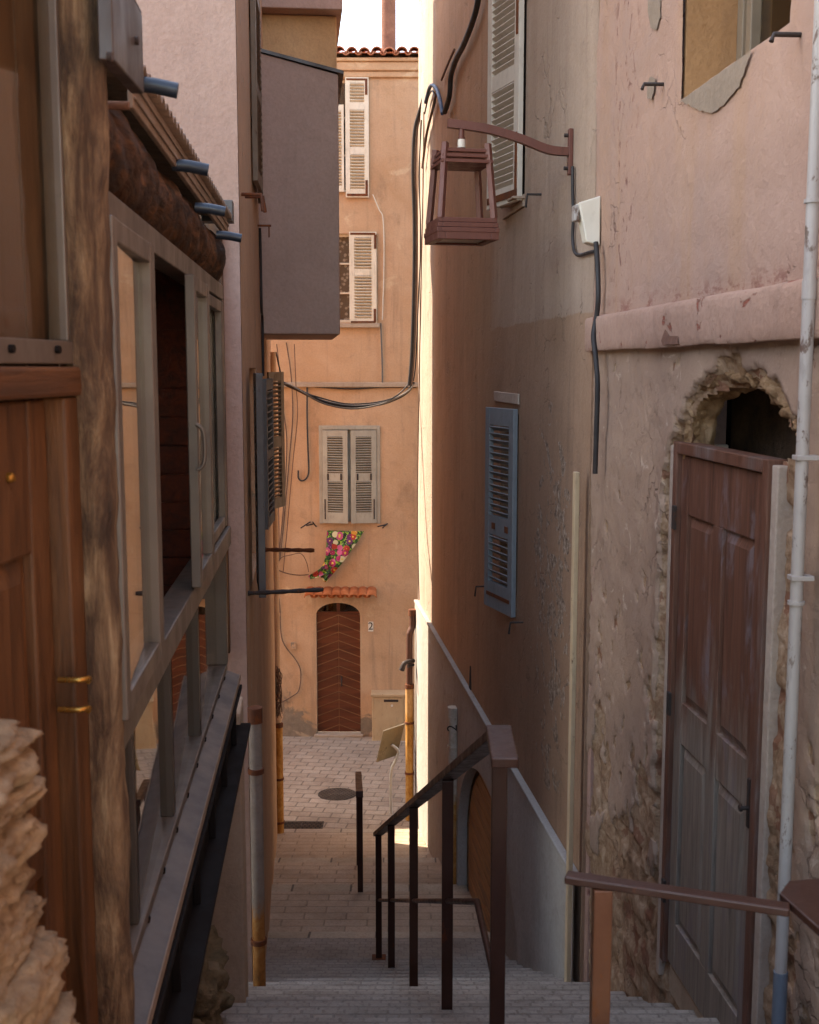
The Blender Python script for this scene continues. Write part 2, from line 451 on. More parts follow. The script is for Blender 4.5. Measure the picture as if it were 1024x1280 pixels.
M['taupe_sh'] = paint('taupe_shutter', '#7d6a58', '#6d5b4a', '#5a3d2a', .05)
M['rust'] = paint('rusty_iron', '#6b3a20', '#4e2917', '#8b4a20', .2, .8)
M['iron'] = paint('dark_iron', '#2c2320', '#382b25', '#5e3a22', .08, .7)
M['cable'] = paint('black_cable', '#26201f', '#322a28', None, 0, .6)
M['cable2'] = paint('grey_cable', '#5d544e', '#6d625a', None, 0, .6)
M['wire'] = paint('thin_wire', '#5a4030', '#6e5040', None, 0, .7)
M['bluecable'] = paint('blue_cable', '#4d617d', '#3e5068', None, 0, .6)
M['cream_pl'] = paint('cream_plastic', '#d8cbbb', '#c8baa8', None, 0, .5)
M['white_pvc'] = paint('white_pipe', '#a79c95', '#988d86', '#7d6c60', .12, .45)
M['pvc_grey'] = paint('grey_pipe_foot', '#6d7580', '#5d646d', None, 0, .5)
M['conduit'] = paint('beige_conduit', '#c2a888', '#b09474', '#8c7358', .06, .6)
M['cabinet'] = paint('beige_cabinet', '#c2a17c', '#b5926c', '#8f7050', .02, .6)
M['tile'] = stone('clay_tile', '#9c5e48', '#c08066', '#d6a68c', 5, .4)
M['awn'] = stone('orange_tile', '#8a4526', '#b0623a', '#c48058', 5, .4)
M['chim'] = stone('chimney_clay', '#5e4238', '#755345', '#8a6a58', 4, .5)
M['signback'] = metal('sign_back', '#a89878', '#8f8064', .35, .4)
M['signpost'] = metal('pale_sign_post', '#d8cfc2', '#c5bbae', .35, .4)
M['glass_soft'] = glassmat('clear_glass', (.92, .88, .82), 1.25)
M['glass'] = glassmat('window_glass', (.85, .82, .78))
M['brass'] = metal('brass', '#a87a3a', '#8a5f28', .35, .8)
M['white_paint'] = paint('number_paint', '#e5dccf', '#d8cdbd', None, 0, .6)
M['pipe_white'] = rustpipe('flaking_white_pipe', ('#cdbfae', '#a8957f'), ('#8a5a2c', '#b07a3c', '#c9a878'), 1.1)
M['pipe_rust'] = rustpipe('rusty_yellow_pipe', ('#b07c48', '#cda06c'), ('#74491f', '#b27a3a', '#cfa565'), 1.5)
M['pipe_grey'] = rustpipe('grey_rusty_pipe', ('#7a6c60', '#94857a'), ('#5e3c20', '#9a6430', '#b58a5a'), .55)
M['pipe_dark'] = paint('brown_pipe', '#5e3a2c', '#4e2e22', '#8a5230', .1, .5)

def paving(name, a, b, mortar, bw, bh, ms=.02, rot=0, wet=0):
    m = NT(name)
    br = m.n('ShaderNodeTexBrick'); m.link(m.map((1, 1, 1), (0, 0, 0), (0, 0, rot)), br.inputs['Vector'])
    br.inputs['Scale'].default_value = 1; br.inputs['Brick Width'].default_value = bw; br.inputs['Row Height'].default_value = bh
    br.inputs['Mortar Size'].default_value = ms; br.inputs['Mortar Smooth'].default_value = .3
    br.inputs['Color1'].default_value = lin(a); br.inputs['Color2'].default_value = lin(b); br.inputs['Mortar'].default_value = lin(mortar)
    c = m.mix(m.mr(m.noise(1.2, 6, .65), .4, .75, 0, .5), br.outputs['Color'], m.mix(1, br.outputs['Color'], '#8f8076', 'MULTIPLY'))
    c = m.mix(m.mr(m.noise(40, 6, .75), .45, .75, 0, .5), c, m.mix(1, c, '#7d6c60', 'MULTIPLY'))
    c = m.mix(m.mr(m.noise(5, 9, .75), .6, .75, 0, .45), c, '#564a42')
    h = m.math('ADD', m.math('MULTIPLY', br.outputs['Fac'], -1.0), m.math('MULTIPLY', m.noise(35, 6, .75), .6))
    return m.done(c, m.mr(m.noise(6, 5), .3, .7, .55, .85), 0, m.bump(h, .8, .012), .4)
M['street'] = paving('street_pavers', '#b09a86', '#a38c78', '#857363', .30, .20, .012, R(8))
M['steps'] = paving('step_setts', '#998d82', '#8e8278', '#877b71', .10, .0853, .006)
M['steps_low'] = paving('lower_step_pavers', '#b59e88', '#ac947e', '#9a8571', .42, .16, .01)
M['nosing'] = paving('nosing_stones', '#b8a692', '#a8957f', '#6f6156', .62, .5, .012)
M['landing'] = paving('landing_pavers', '#9a8d82', '#8c8076', '#6a5e55', .3, .2, .012)
M['iron_grate'] = paving('cast_iron', '#5e4a3c', '#52402f', '#33281f', .06, .06, .012)
M['ground'] = stone('far_ground', '#6b5d50', '#7d6e60', '#8f8070', .3, .2)

def gap_noise(x, y, z, o=4): return noise.fractal(Vector((x, y, z)), .9, 2.0, o)
def sstep(a, b, x):
    t = max(0, min(1, (x - a) / (b - a))); return t * t * (3 - 2 * t)

# ------------------------------------------------------------------ ground, stairs, street
gb = MB().grid(lambda a, b: (-400 + 800 * a, -400 + 800 * b, -8.4), 8, 8, False)
obj('ground', gb, M['ground'], kind='structure')
prof = [(-6, -1.5, 3), (2.0, -1.5, 3)]                 # y, z, material of the strip that follows
NS = 22
for k in range(NS):
    y = 2.0 + .341 * k; z = -1.5 - .1625 * k
    prof += [(y, z - .1625, 0), (y + .341, z - .1625, 0)]
yl, zl = prof[-1][0], prof[-1][1]
low = [(10.3, -5.24, .13), (11.8, -5.47, .15), (13.3, -5.83, .15), (15.2, -6.25, .02)]
yc, zc = yl, zl
for (yn, zn, dr) in low:
    prof += [(yn - .2, zn - (zn - zc) * .2 / (yn - yc), 2), (yn, zn, 1), (yn, zn - dr, 1)]
    yc, zc = yn, zn - dr
prof[-1] = (15.2, -6.27, 1)
st = MB()
for i in range(len(prof) - 1):
    (ya, za, ma), (yb, zb, mb_) = prof[i], prof[i + 1]
    mi = prof[i][2] if i > 0 else 3
    st.m = mi
    if yb - ya < .02:
        st.m = mi; st.add([(-2.2, ya, za), (2.6, ya, za), (2.6, yb, zb), (-2.2, yb, zb)], [(0, 1, 2, 3)])
    else:
        hi = .006
        st.add([(-2.2, ya, za), (2.6, ya, za), (2.6, yb, zb), (-2.2, yb, zb)], [(0, 1, 2, 3)])
stairs = obj('stairs', st, [M['steps'], M['steps_low'], M['nosing'], M['landing']], kind='structure')
def stair_z(y):
    for i in range(len(prof) - 1):
        if prof[i][0] <= y <= prof[i + 1][0] and prof[i + 1][0] > prof[i][0]:
            t = (y - prof[i][0]) / (prof[i + 1][0] - prof[i][0]); return prof[i][1] + t * (prof[i + 1][1] - prof[i][1])
    if y > 15.2: return -6.27 - (y - 15.2) * .05
    return -1.5
sb = MB()
for x0, x1 in ((-40, -2.2), (-2.2, 2.6), (2.6, 40)):
    sb.add([(x0, 15.2, -6.27), (x1, 15.2, -6.27), (x1, 20.3, -6.525), (x0, 20.3, -6.525)], [(0, 1, 2, 3)])
obj('street', sb, M['street'], kind='structure')
# earth bank under the annex, left of the steps
def bank(a, b):
    y = 2.2 + 3.55 * b
    xr = -.60 - .062 * y + .03 * gap_noise(0, y * 4, 3)
    x = xr - 1.4 * a
    zz = -1.5 - .4765 * (y - 2.0) + .02 + .10 * a ** .5 + .22 * a + .05 * gap_noise(x * 4, y * 4, 0) * min(1, a * 8)
    if a == 0: zz -= .25
    return (x, y, zz)
obj('earth_bank', MB().grid(bank, 24, 90), M['earth'], kind='structure')
rk = MB(); rk.smooth = True
rk.blob((-1.0, 4.62, -2.62), .26, 3.3, 5, .38, 2.0, (.85, 1.0, 1.0))
obj('rock', rk, M['rock'], label='mossy boulder under the glazed annex beside the steps', cat='rock')
rk = MB(); rk.smooth = True
rk.blob((-.90, 4.0, -2.52), .15, 8.1, 4, .4, 1.9, (1, 1.2, .8))
obj('rock', rk, M['rock'], label='smaller rough stone at the foot of the mossy boulder', cat='rock')
mh = MB(); pm = P(421, 1001, 16.6)
def zst(y): return -6.27 - (y - 15.2) * .05
c0 = (pm.x, 16.75)
ring = [(c0[0] + .29 * math.cos(t * math.pi / 24), c0[1] + .29 * math.sin(t * math.pi / 24)) for t in range(48)]
mh.add([(x, y, zst(y) + .008) for x, y in ring] + [(x, y, zst(y) - .01) for x, y in ring], [list(range(48))] + [(i, 48 + i, 48 + (i + 1) % 48, (i + 1) % 48) for i in range(48)])
obj('manhole_cover', mh, M['iron_grate'], label='round iron manhole cover in the paved street', cat='manhole')
gr = MB(); g0 = P(376, 1037, 15.36)
for k in range(9):
    gr.box(g0.x - .30, g0.x + .30, 15.22 + .032 * k, 15.24 + .032 * k, zst(15.3) - .01, zst(15.3) + .012)
for x in (-.31, 0, .29): gr.box(g0.x + x, g0.x + x + .02, 15.215, 15.505, zst(15.3) - .01, zst(15.3) + .013)
obj('drain_grate', gr, M['iron_grate'], label='rectangular slotted drain grate at the foot of the steps', cat='drain')

# ------------------------------------------------------------------ shutter leaf
def leafT(s, n, ang, sgn=1):
    """leaf local: x from hinge along the leaf, y = outward face, z abs height"""
    c, q = math.cos(ang), math.sin(ang)
    return Matrix(((sgn * c, -sgn * q * 1.0, 0, s), (q, c, 0, n), (0, 0, 1, 0), (0, 0, 0, 1))) if sgn > 0 else \
           Matrix(((-c, q, 0, s), (q, c, 0, n), (0, 0, 1, 0), (0, 0, 0, 1)))
def shutter(parent, T, w, z0, z1, m, panels, pitch=.055, stile=.07, t=.035, irons=(), iron_m=None, label=None, ang=38):
    f = MB(T)
    f.box(0, stile, -t / 2, t / 2, z0, z1); f.box(w - stile, w, -t / 2, t / 2, z0, z1)
    zs = [z0] + [q for p in panels for q in p] + [z1]
    for i in range(0, len(zs), 2): f.box(stile, w - stile, -t / 2 + .002, t / 2 - .002, zs[i], zs[i + 1])
    o = obj('shutter', f, m, parent, label, bev=.003)
    rot = Matrix.Rotation(R(ang), 3, 'X')
    for a, b in panels:
        s = MB(T)
        k = max(2, int((b - a) / pitch))
        for i in range(k):
            z = a + (i + .5) * (b - a) / k
            s.obox((w / 2, 0, z), (w - 2 * stile + .004, pitch * 1.0, .009), rot)
        obj('louvres', s, m, o)
    if irons:
        h = MB(T)
        for (x0, x1, a, b) in irons: h.box(x0, x1, t / 2, t / 2 + .006, a, b)
        objs('iron_strap', h, iron_m or M['rust'], o)
    return o

# ------------------------------------------------------------------ FAR HOUSE (across the lower street)
BZ = -6.6
fh = thing('house', 'tall orange ochre house closing the end of the alley', 'house', FW, (0, 0, BZ))
def frect(u0, v0, u1, v1, n=0):
    a, b = FW.hit(u0, v0, n), FW.hit(u1, v1, n)
    return min(a[0], b[0]), max(a[0], b[0]), min(a[1], b[1]), max(a[1], b[1])
def rpoly(s0, s1, z0, z1): return [(s0, z0), (s1, z0), (s1, z1), (s0, z1)]
ztop = FW.hit(470, 74)[1]
w1 = frect(414, 99, 460, 240); w2 = frect(414, 292, 472, 403); w3 = frect(403, 537, 471, 652)
d0 = frect(395, 753.5, 451, 921)
cx = (d0[0] + d0[1]) / 2; dw = (d0[1] - d0[0]) / 2; zsp = FW.hit(420, 769)[1]
arch = [(d0[1], d0[2] - .1), (d0[1], zsp)] + [(cx + dw * math.cos(a), zsp + (d0[3] - zsp) * math.sin(a)) for a in [math.pi * k / 16 for k in range(1, 16)]] + [(d0[0], zsp), (d0[0], d0[2] - .1)]
wm = MB().wallpoly(rpoly(-9, 18, BZ, ztop), [rpoly(*w1), rpoly(*w2), rpoly(*w3), arch], 0, .16)
obj('wall', wm, M['facade'], fh)
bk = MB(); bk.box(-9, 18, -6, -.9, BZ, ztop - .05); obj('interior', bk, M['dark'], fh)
rf = MB()
rf.add([(-9.2, .14, ztop + .06), (18.2, .14, ztop + .06), (18.2, -3.2, ztop + .7), (-9.2, -3.2, ztop + .7), (-9.2, -6.2, ztop + .1), (18.2, -6.2, ztop + .1)], [(0, 1, 2, 3), (3, 2, 5, 4)])
for k in range(133):
    s = -9.1 + .205 * k
    def half(a, b, s=s):
        w = math.pi * a; jz = .012 * math.sin(k * 2.3)
        rr = .085 - .012 * b
        return (s - rr * math.cos(w), .24 - .85 * b + .02 * math.sin(k * 1.7), ztop + .035 + jz + rr * 1.05 * math.sin(w) + .17 * b)
    rf.grid(half, 8, 1)
    def half2(a, b, s=s + .1025):
        w = math.pi * a
        return (s - .06 * math.cos(w), .20 - .85 * b, ztop + .075 - .06 * math.sin(w) + .17 * b)
    rf.grid(half2, 5, 1)
ro = obj('roof', rf, M['tile'], fh)
sol = ro.modifiers.new('thick', 'SOLIDIFY'); sol.thickness = .018
co = MB()
co.box(-9, 18, .002, .05, ztop - .30, ztop - .20); co.box(-9, 18, .002, .09, ztop - .20, ztop - .06); co.box(-9, 18, .002, .13, ztop - .06, ztop + .0)
obj('cornice', co, M['facade'], fh, bev=.02)
ch = MB(); sc_, zc_ = FW.hit(486, 62, -.8)
ch.tube([(sc_, -.8, ztop - .1), (sc_, -.8, ztop + .8), (sc_, -.8, ztop + 2.0)], .125, 16)
ch.tube([(sc_, -.8, ztop + .25), (sc_, -.8, ztop + .30)], .14, 16)
obj('chimney', ch, M['chim'], fh)
z478 = FW.hit(440, 484)[1]; z2 = FW.hit(440, 478)[1]
lg = MB().box(-9, 18, .002, .05, z478, z2); obj('string_course', lg, M['pier'], fh, bev=.012)
# top window: white shutter leaves
def back(rect, n=-.13, m='dark'):
    return MB().box(rect[0] - .03, rect[1] + .03, n - .03, n, rect[2] - .03, rect[3] + .03)
def winpart(rect, frame_m, sillz=True, glass=True, lace=False):
    fr = MB(); t = .045; s0, s1, z0, z1 = rect
    fr.box(s0, s0 + t, -.12, -.06, z0, z1); fr.box(s1 - t, s1, -.12, -.06, z0, z1); fr.box(s0 + t, s1 - t, -.12, -.06, z1 - t, z1); fr.box(s0 + t, s1 - t, -.12, -.06, z0, z0 + t)
    fr.box((s0 + s1) / 2 - .03, (s0 + s1) / 2 + .03, -.12, -.06, z0 + t, z1 - t)
    for k in (1, 2): fr.box(s0 + t, s1 - t, -.11, -.07, z0 + (z1 - z0) * k / 3 - .015, z0 + (z1 - z0) * k / 3 + .015)
    o = obj('window', fr, frame_m, fh, bev=.004)
    if lace:
        m = NT('lace_curtain'); k = m.voro(14, 'F1', m.map((1, 1, 1)))
        M['lace'] = m.done(m.mix(m.mr(k, .25, .45), '#d8cfc6', '#8f8378'), .9)
        obj('curtain', MB().box(s0 + t, s1 - t, -.108, -.101, z0 + t, z1 - t), M['lace'], o)
    obj('pane', MB().box(s0 + t, s1 - t, -.095, -.09, z0 + t, z1 - t), M['glass'], o)
    return o
wo = winpart(w1, M['cream_sh'])
a = FW.hit(431.5, 97, .03); b = FW.hit(461.5, 247, .03)
W_ = a[0] - b[0]; H_ = a[1] - b[1]
shutter(fh, leafT(b[0], .035, R(2), 1), W_, b[1], a[1], M['cream_sh'],
        [(b[1] + .14, b[1] + .70), (b[1] + .82, b[1] + 1.42), (b[1] + 1.54, a[1] - .09)], .05, .075,
        irons=[(.02, W_ - .02, b[1] + .02, b[1] + .06), (.02, .06, b[1] + .06, b[1] + .28), (.02, W_ - .02, a[1] - .05, a[1] - .02), (.02, .06, a[1] - .28, a[1] - .05)], label='right leaf of the white three panel shutter')
a2 = FW.hit(418, 131, .03); b2 = FW.hit(430.5, 240, .03)
shutter(fh, leafT(a2[0], .03, R(3), -1), a2[0] - b2[0], b2[1], a2[1], M['cream_sh'], [(b2[1] + .1, a2[1] - .1)], .05, .04)
# second window
wo = winpart(w2, M['cream_sh'], lace=True)
a = FW.hit(436.5, 290, .03); b = FW.hit(471, 404, .03); W_ = a[0] - b[0]
zc_ = FW.hit(450, 341)[1]
shutter(fh, leafT(b[0], .035, R(3), 1), W_, b[1], a[1], M['cream_sh'], [(b[1] + .08, zc_ - .05), (zc_ + .06, a[1] - .09)], .05, .085,
        irons=[(.01, .05, b[1] + .02, b[1] + .24), (.02, W_ - .02, b[1] + .005, b[1] + .035), (.02, W_ - .02, a[1] - .05, a[1] - .015), (.0, .04, a[1] - .28, a[1] - .05)], label='cream shutter leaf half covering the lace curtain')
sl = MB(); sx = FW.hit(473, 405)[0]; sl.box(sx - .02, w2[1] + .05, .002, .07, w2[2] - .09, w2[2] - .02)
obj('sill', sl, M['pier'], fh, bev=.01)
# lower window: two grey leaves, hanging slightly open
wo = winpart(w3, M['grey_sh'], glass=False)
fr = MB(); s0, s1, z0, z1 = w3
fr.box(s0 - .06, s0, .002, .03, z0 - .03, z1 + .07); fr.box(s1, s1 + .06, .002, .03, z0 - .03, z1 + .07); fr.box(s0, s1, .002, .03, z1, z1 + .07)
obj('shutter_frame', fr, M['grey_sh'], fh, bev=.004)
W_ = (s1 - s0) / 2 - .025
zm = FW.hit(430, 596)[1]
for sgn, s in ((1, s0), (-1, s1)):
    shutter(fh, leafT(s + sgn * .004, .03, R(9), sgn), W_, z0 - .02, z1 - .01, M['grey_sh'], [(z0 + .17, zm - .07), (zm + .07, z1 - .11)], .04, .085, .03,
            irons=[(.03, .05, z0 + .05, z0 + .4), (.08, .11, zm - .05, zm + .06), (W_ - .13, W_ - .1, zm - .05, zm + .06)], iron_m=M['iron'])
hk = MB()
for (p, q) in (((376, 660), (387, 653)), ((383, 657), (391, 655)), ((391, 652), (395, 658)), ((472, 658), (482, 656)), ((478, 660), (484, 655))):
    a, b = FW.hit(*p, .1), FW.hit(*q, .1); hk = MB(); hk.tube([(a[0], .12, a[1]), (b[0], .10, b[1]), (b[0], -.01, b[1] - .01)], .012, 6)
    obj('shutter_hook', hk, M['iron'], fh)
# arched chevron door
zd0 = FW.hit(423, 917)[1]
def chevron_leaf(c, sgn, parent):
    """vertical door leaf with slanting boards, rising towards the middle"""
    g = MB(); t = -.115
    w = dw - .004; n = 14; H = zsp - zd0; step = H / n
    rise = step * .95
    for k in range(-1, n + 1):
        za = zd0 + k * step; pts = []
        lo = lambda x: za + rise * (1 - x / w) ; hi = lambda x: za + step - .022 + rise * (1 - x / w)
        poly = []
        xs = [0.006, w]
        def clip(pl, zz, keep_above):
            out = []
            for i_ in range(len(pl)):
                a_, b_ = pl[i_], pl[(i_ + 1) % len(pl)]; ia = (a_[1] >= zz) == keep_above; ib = (b_[1] >= zz) == keep_above
                if ia: out.append(a_)
                if ia != ib:
                    f_ = (zz - a_[1]) / (b_[1] - a_[1]); out.append((a_[0] + f_ * (b_[0] - a_[0]), zz))
            return out
        q = [(xs[0], lo(xs[0])), (xs[1], lo(xs[1])), (xs[1], hi(xs[1])), (xs[0], hi(xs[0]))]
        q = clip(q, zd0 + .003, True)
        if len(q) >= 3: q = clip(q, zsp - .003, False)
        if len(q) < 3 or max(z for x, z in q) - min(z for x, z in q) < .02: continue
        if 0: q = [(xs[0], max(zd0, min(zsp, lo(xs[0])))), (xs[1], max(zd0, min(zsp, lo(xs[1])))), (xs[1], max(zd0, min(zsp, hi(xs[1])))), (xs[0], max(zd0, min(zsp, hi(xs[0]))))]
        g.prism([(c + sgn * x, z) for x, z in q], t, t + .02)
    lf = obj('door_leaf', g, M['chevron'], parent)
    bb = MB().box(min(c, c + sgn * w), max(c, c + sgn * w), t - .03, t + .008, zd0, zsp); obj('backing', bb, M['chevron_gap'], lf)
    return lf
lf = chevron_leaf(cx, -1, fh); chevron_leaf(cx, 1, fh)
kn = MB().tube([(cx - .05, -.095, zd0 + .85), (cx - .05, -.04, zd0 + .86), (cx - .05, -.04, zd0 + 1.0), (cx - .05, -.095, zd0 + 1.01)], .012, 8)
obj('handle', kn, M['iron'], lf)
fl = MB(); fl.box(cx - dw, cx + dw, -.15, -.09, zsp - .005, zsp + .045); fl.box(cx - .03, cx + .03, -.15, -.09, zsp + .045, d0[3])
fo = obj('fanlight', fl, M['chevron'], fh, bev=.004)
obj('pane', MB().box(cx - dw, cx + dw, -.125, -.12, zsp + .04, d0[3]), M['glass'], fo)
obj('backing', MB().box(cx - dw - .1, cx + dw + .1, -.5, -.45, zd0, d0[3] + .1), M['dark'], fo)
stp = MB().box(cx - dw - .05, cx + dw + .05, -.12, .06, BZ, zd0 - .005); obj('doorstep', stp, M['pier'], fh, bev=.015)
aw = MB(); sa, za = FW.hit(385, 742); sb_, _ = FW.hit(467, 742)
for k in range(8):
    s = sa - .05 - (sa - sb_ - .08) * k / 7
    def half(a, b, s=s):
        w = math.pi * a; rr = .082 - .014 * b
        return (s - rr * math.cos(w), .26 - .27 * b, za - .025 + rr * .62 * math.sin(w) + .10 * b)
    aw.grid(half, 10, 1)
    def half2(a, b, s=s - (sa - sb_ - .08) / 14):
        w = math.pi * a
        return (s - .07 * math.cos(w), .22 - .23 * b, za + .012 - .05 * math.sin(w) + .10 * b)
    if k < 7: aw.grid(half2, 8, 1)
ao = obj('tile_canopy', aw, M['awn'], fh); so = ao.modifiers.new('t', 'SOLIDIFY'); so.thickness = .016
nm = MB(); ns, nz = FW.hit(463.5, 783, .004)
nm.box(ns - .045, ns + .045, .001, .008, nz - .09, nz + .085)
no = obj('number_plate', nm, M['white_paint'], fh, bev=.004)
tx = bpy.data.curves.new('numeral', 'FONT'); tx.body = '2'; tx.size = .19; tx.align_x = 'CENTER'; tx.align_y = 'CENTER'; tx.extrude = .001
def text_part(name, body, size, parent, frame_off, mat, rot):
    tx = bpy.data.curves.new(name, 'FONT'); tx.body = body; tx.size = size; tx.align_x = 'CENTER'; tx.align_y = 'CENTER'; tx.extrude = .0015
    o = bpy.data.objects.new(name, tx); COL.objects.link(o)
    dg = bpy.context.evaluated_depsgraph_get(); me = bpy.data.meshes.new_from_object(o.evaluated_get(dg))
    bpy.data.objects.remove(o); me.materials.clear(); me.materials.append(mat)
    q = bpy.data.objects.new(name, me); COL.objects.link(q); q.parent = parent
    q.location = Vector(frame_off) - rootoff(parent); q.rotation_euler = rot
    return q
text_part('numeral', '2', .19, no, (ns, .0095, nz), M['iron'], (R(90), 0, R(180)))
# grey-beige meter cabinet beside the door
a = FW.hit(465, 868, .3); b = FW.hit(507, 936, .3)
cb = thing('meter_cabinet', 'beige meter cabinet standing against the far wall right of the arched door', 'cabinet', FW, ((a[0] + b[0]) / 2, .15, -6.53))
g = MB().box(b[0], a[0], .01, .28, -6.53, a[1] - .05); obj('body', g, M['cabinet'], cb, bev=.01)
g = MB().box(b[0] - .02, a[0] + .02, .005, .30, a[1] - .05, a[1]); obj('lid', g, M['cabinet'], cb, bev=.01)
g = MB().box(b[0] + .05, a[0] - .04, .28, .288, -6.4, a[1] - .09); dr = obj('door', g, M['cabinet'], cb, bev=.003)
a3 = FW.hit(480, 874.5, .29); b3 = FW.hit(498, 877.5, .29)
obj('slot', MB().box(b3[0], a3[0], .288, .291, b3[1], a3[1]), M['iron'], dr)
a3 = FW.hit(490, 882, .29); obj('lock', MB().tube([(a3[0], .287, a3[1]), (a3[0], .297, a3[1])], .02, 12), M['cream_pl'], dr)
# small junction box left of door
jb = MB(); a3 = FW.hit(367, 807); jb.box(a3[0] - .045, a3[0] + .045, .002, .04, a3[1] - .06, a3[1] + .06)
obj('door_bell_box', world_of(FW, jb), M['facade'], label='small painted box on the wall left of the arched door', cat='box', bev=.008)

# flowered cloth on the wall
def cloth():
    pts_t = [(408, 663), (423, 663), (438, 663.5), (455, 664)]
    def edge(tbl, t):
        t *= len(tbl) - 1; i = min(int(t), len(tbl) - 2); f = t - i
        return [tbl[i][k] * (1 - f) + tbl[i + 1][k] * f for k in range(2)]
    L = [(409, 663), (408, 680), (407, 696), (403, 710), (398, 716), (404, 726)]
    Rr = [(455, 664), (448, 676), (438, 690), (428, 704), (420, 713), (407, 728)]
    g = MB()
    def fn(a, b):
        l, r = edge(L, b), edge(Rr, b); u = l[0] * (1 - a) + r[0] * a; v = l[1] * (1 - a) + r[1] * a
        n = .10 + .03 * math.sin(a * 9 + b * 4) * (.3 + b) + .05 * a * b
        s, z = FW.hit(u, v, n); return (s, n, z)
    g.grid(fn, 40, 44)
    L2 = [(406, 703), (400, 711), (392, 716), (385, 720)]; R2 = [(424, 706), (408, 717), (396, 722), (388, 724)]
    def fn2(a, b):
        l, r = edge(L2, b), edge(R2, b); u = l[0] * (1 - a) + r[0] * a; v = l[1] * (1 - a) + r[1] * a
        n = .14 + .04 * math.sin(a * 6 + b * 3); s, z = FW.hit(u, v, n); return (s, n, z)
    g.grid(fn2, 16, 24)
    return g
m = NT('floral_fabric')
vm = m.map((1, .2, 1), (0.3, 0, .1))
d1 = m.voro(9, 'F1', vm); cc = m.n('ShaderNodeTexVoronoi'); m.link(vm, cc.inputs['Vector']); cc.inputs['Scale'].default_value = 9
hue = m.n('ShaderNodeSeparateColor'); m.link(cc.outputs['Color'], hue.inputs[0])
pet = m.ramp(hue.outputs[0], [(0, '#a82a58'), (.2, '#c4587c'), (.36, '#b03a2c'), (.5, '#c88a34'), (.62, '#d8cca4'), (.75, '#6a2a58'), (.88, '#4f7040')])
pet.node.color_ramp.interpolation = 'CONSTANT'
ring = m.ramp(d1, [(0, '#f0d060'), (.16, '#f0d060'), (.17, '#5a1530'), (.22, '#ffffff')]);
c = m.mix(m.mr(d1, .16, .2), '#e8c050', pet)
c = m.mix(m.mr(d1, .50, .56), c, m.mix(m.mr(m.noise(30, 3, .5, 0, vm), .48, .52), '#2e5a2c', m.mix(m.mr(m.noise(19, 2, .5, 0, vm), .5, .54), '#2a1a24', '#8fb03c')))
c = m.mix(m.mr(m.voro(26, 'F1', vm), .12, .16, .6, 0), c, '#f3e6c8')
M['floral'] = m.done(c, .9)
obj('floral_cloth', world_of(FW, cloth()), M['floral'], label='bright flowered cloth pinned under the grey shutters of the far house', cat='cloth')

# ------------------------------------------------------------------ MIDDLE RIGHT HOUSE (grey brown)
BZM = -8.5
mh_ = thing('house', 'brown and grey plastered house on the right carrying the wall lantern', 'house', MW, (0, 0, BZM))
sF = (15.7 - 6.95) / MW.d.y
wtop = 5.2
acs, acz = (10.2 - 6.95) / MW.d.y, -4.9
arcp = [(acs + 1.7 * math.cos(a), acz + 1.27 * math.sin(a)) for a in [math.pi * k / 40 for k in range(0, 41)]]
archole = [(acs + 1.7, -6.6)] + arcp + [(acs - 1.7, -6.6)]
ws1 = [MW.hit(658, 120)[0], MW.hit(657, 250)[1]]
wsh = rpoly(ws1[0] + .02, ws1[0] + .95, 1.30, 3.35)
bs1 = [MW.hit(648, 640)[0], MW.hit(640, 510)[1], MW.hit(640, 765)[1]]
bsh = rpoly(bs1[0] + .02, bs1[0] + .75, bs1[2] + .05, bs1[1] - .05)
mwm = MB().wallpoly(rpoly(-.02, sF, BZM, wtop), [archole, wsh, bsh], 0, .18)
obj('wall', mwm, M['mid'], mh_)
g = MB().box(-.02, .03, -.5, -.001, BZM, wtop); obj('near_edge', g, M['mid'], mh_)
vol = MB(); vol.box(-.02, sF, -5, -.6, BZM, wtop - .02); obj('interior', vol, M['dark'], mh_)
g = MB(); g.box(sF - .25, sF - .002, -5, -.003, BZM, wtop); obj('end_wall', g, M['facade'], mh_)
g = MB(); g.box(-.05, sF + .2, -5.2, .15, wtop, wtop + .15); obj('roof', g, M['tile'], mh_)
# cement dado: below z=-3.2
zd = -3.2
dm = MB().wallpoly([(.01, -7.5), (sF + .02, -7.5), (sF + .02, zd), (.01, zd)], [[(acs + 1.58, -6.9)] + [(acs + 1.58 * math.cos(a), acz + 1.16 * math.sin(a)) for a in [math.pi * k / 40 for k in range(0, 41)]] + [(acs - 1.58, -6.9)]], .04, .1)
do = obj('dado', dm, M['dado'], mh_)
g = MB().box(.01, sF + .02, .0, .055, zd, zd + .035); obj('dado_edge', g, M['dado_edge'], do, bev=.008)
g = MB().box(sF - .02, sF + .05, -.3, .04, -7.5, zd + .02); obj('dado_return', g, M['dado'], do)
# cellar door with horizontal boards
cd = MB(); z = -6.3; nb = 0
while z < acz + 1.1:
    zz = z + .145; hw = 1.5 * math.sqrt(max(0, 1 - max(0, (zz - acz)) ** 2 / 1.12 ** 2)) if zz > acz else 1.5
    hw2 = 1.5 * math.sqrt(max(0, 1 - max(0, (z - acz)) ** 2 / 1.12 ** 2)) if z > acz else 1.5
    x0 = acs - .35
    poly = [(max(x0, acs - hw2), z), (acs + hw2, z), (acs + max(hw, .05), zz - .012), (max(x0, acs - hw), zz - .012)]
    cd.prism(poly, -.09, -.06); z += .145
cdo = obj('cellar_door', cd, M['plank'], mh_, 'arched cellar door of horizontal honey boards', bev=.004)
g = MB().wallpoly([(acs + 1.6 * math.cos(a), acz + 1.18 * math.sin(a)) for a in [math.pi * k / 30 for k in range(31)]] + [(acs - 1.6, -6.9), (acs + 1.6, -6.9)], (), -.11)
obj('backing', g, M['brownwood'], cdo)
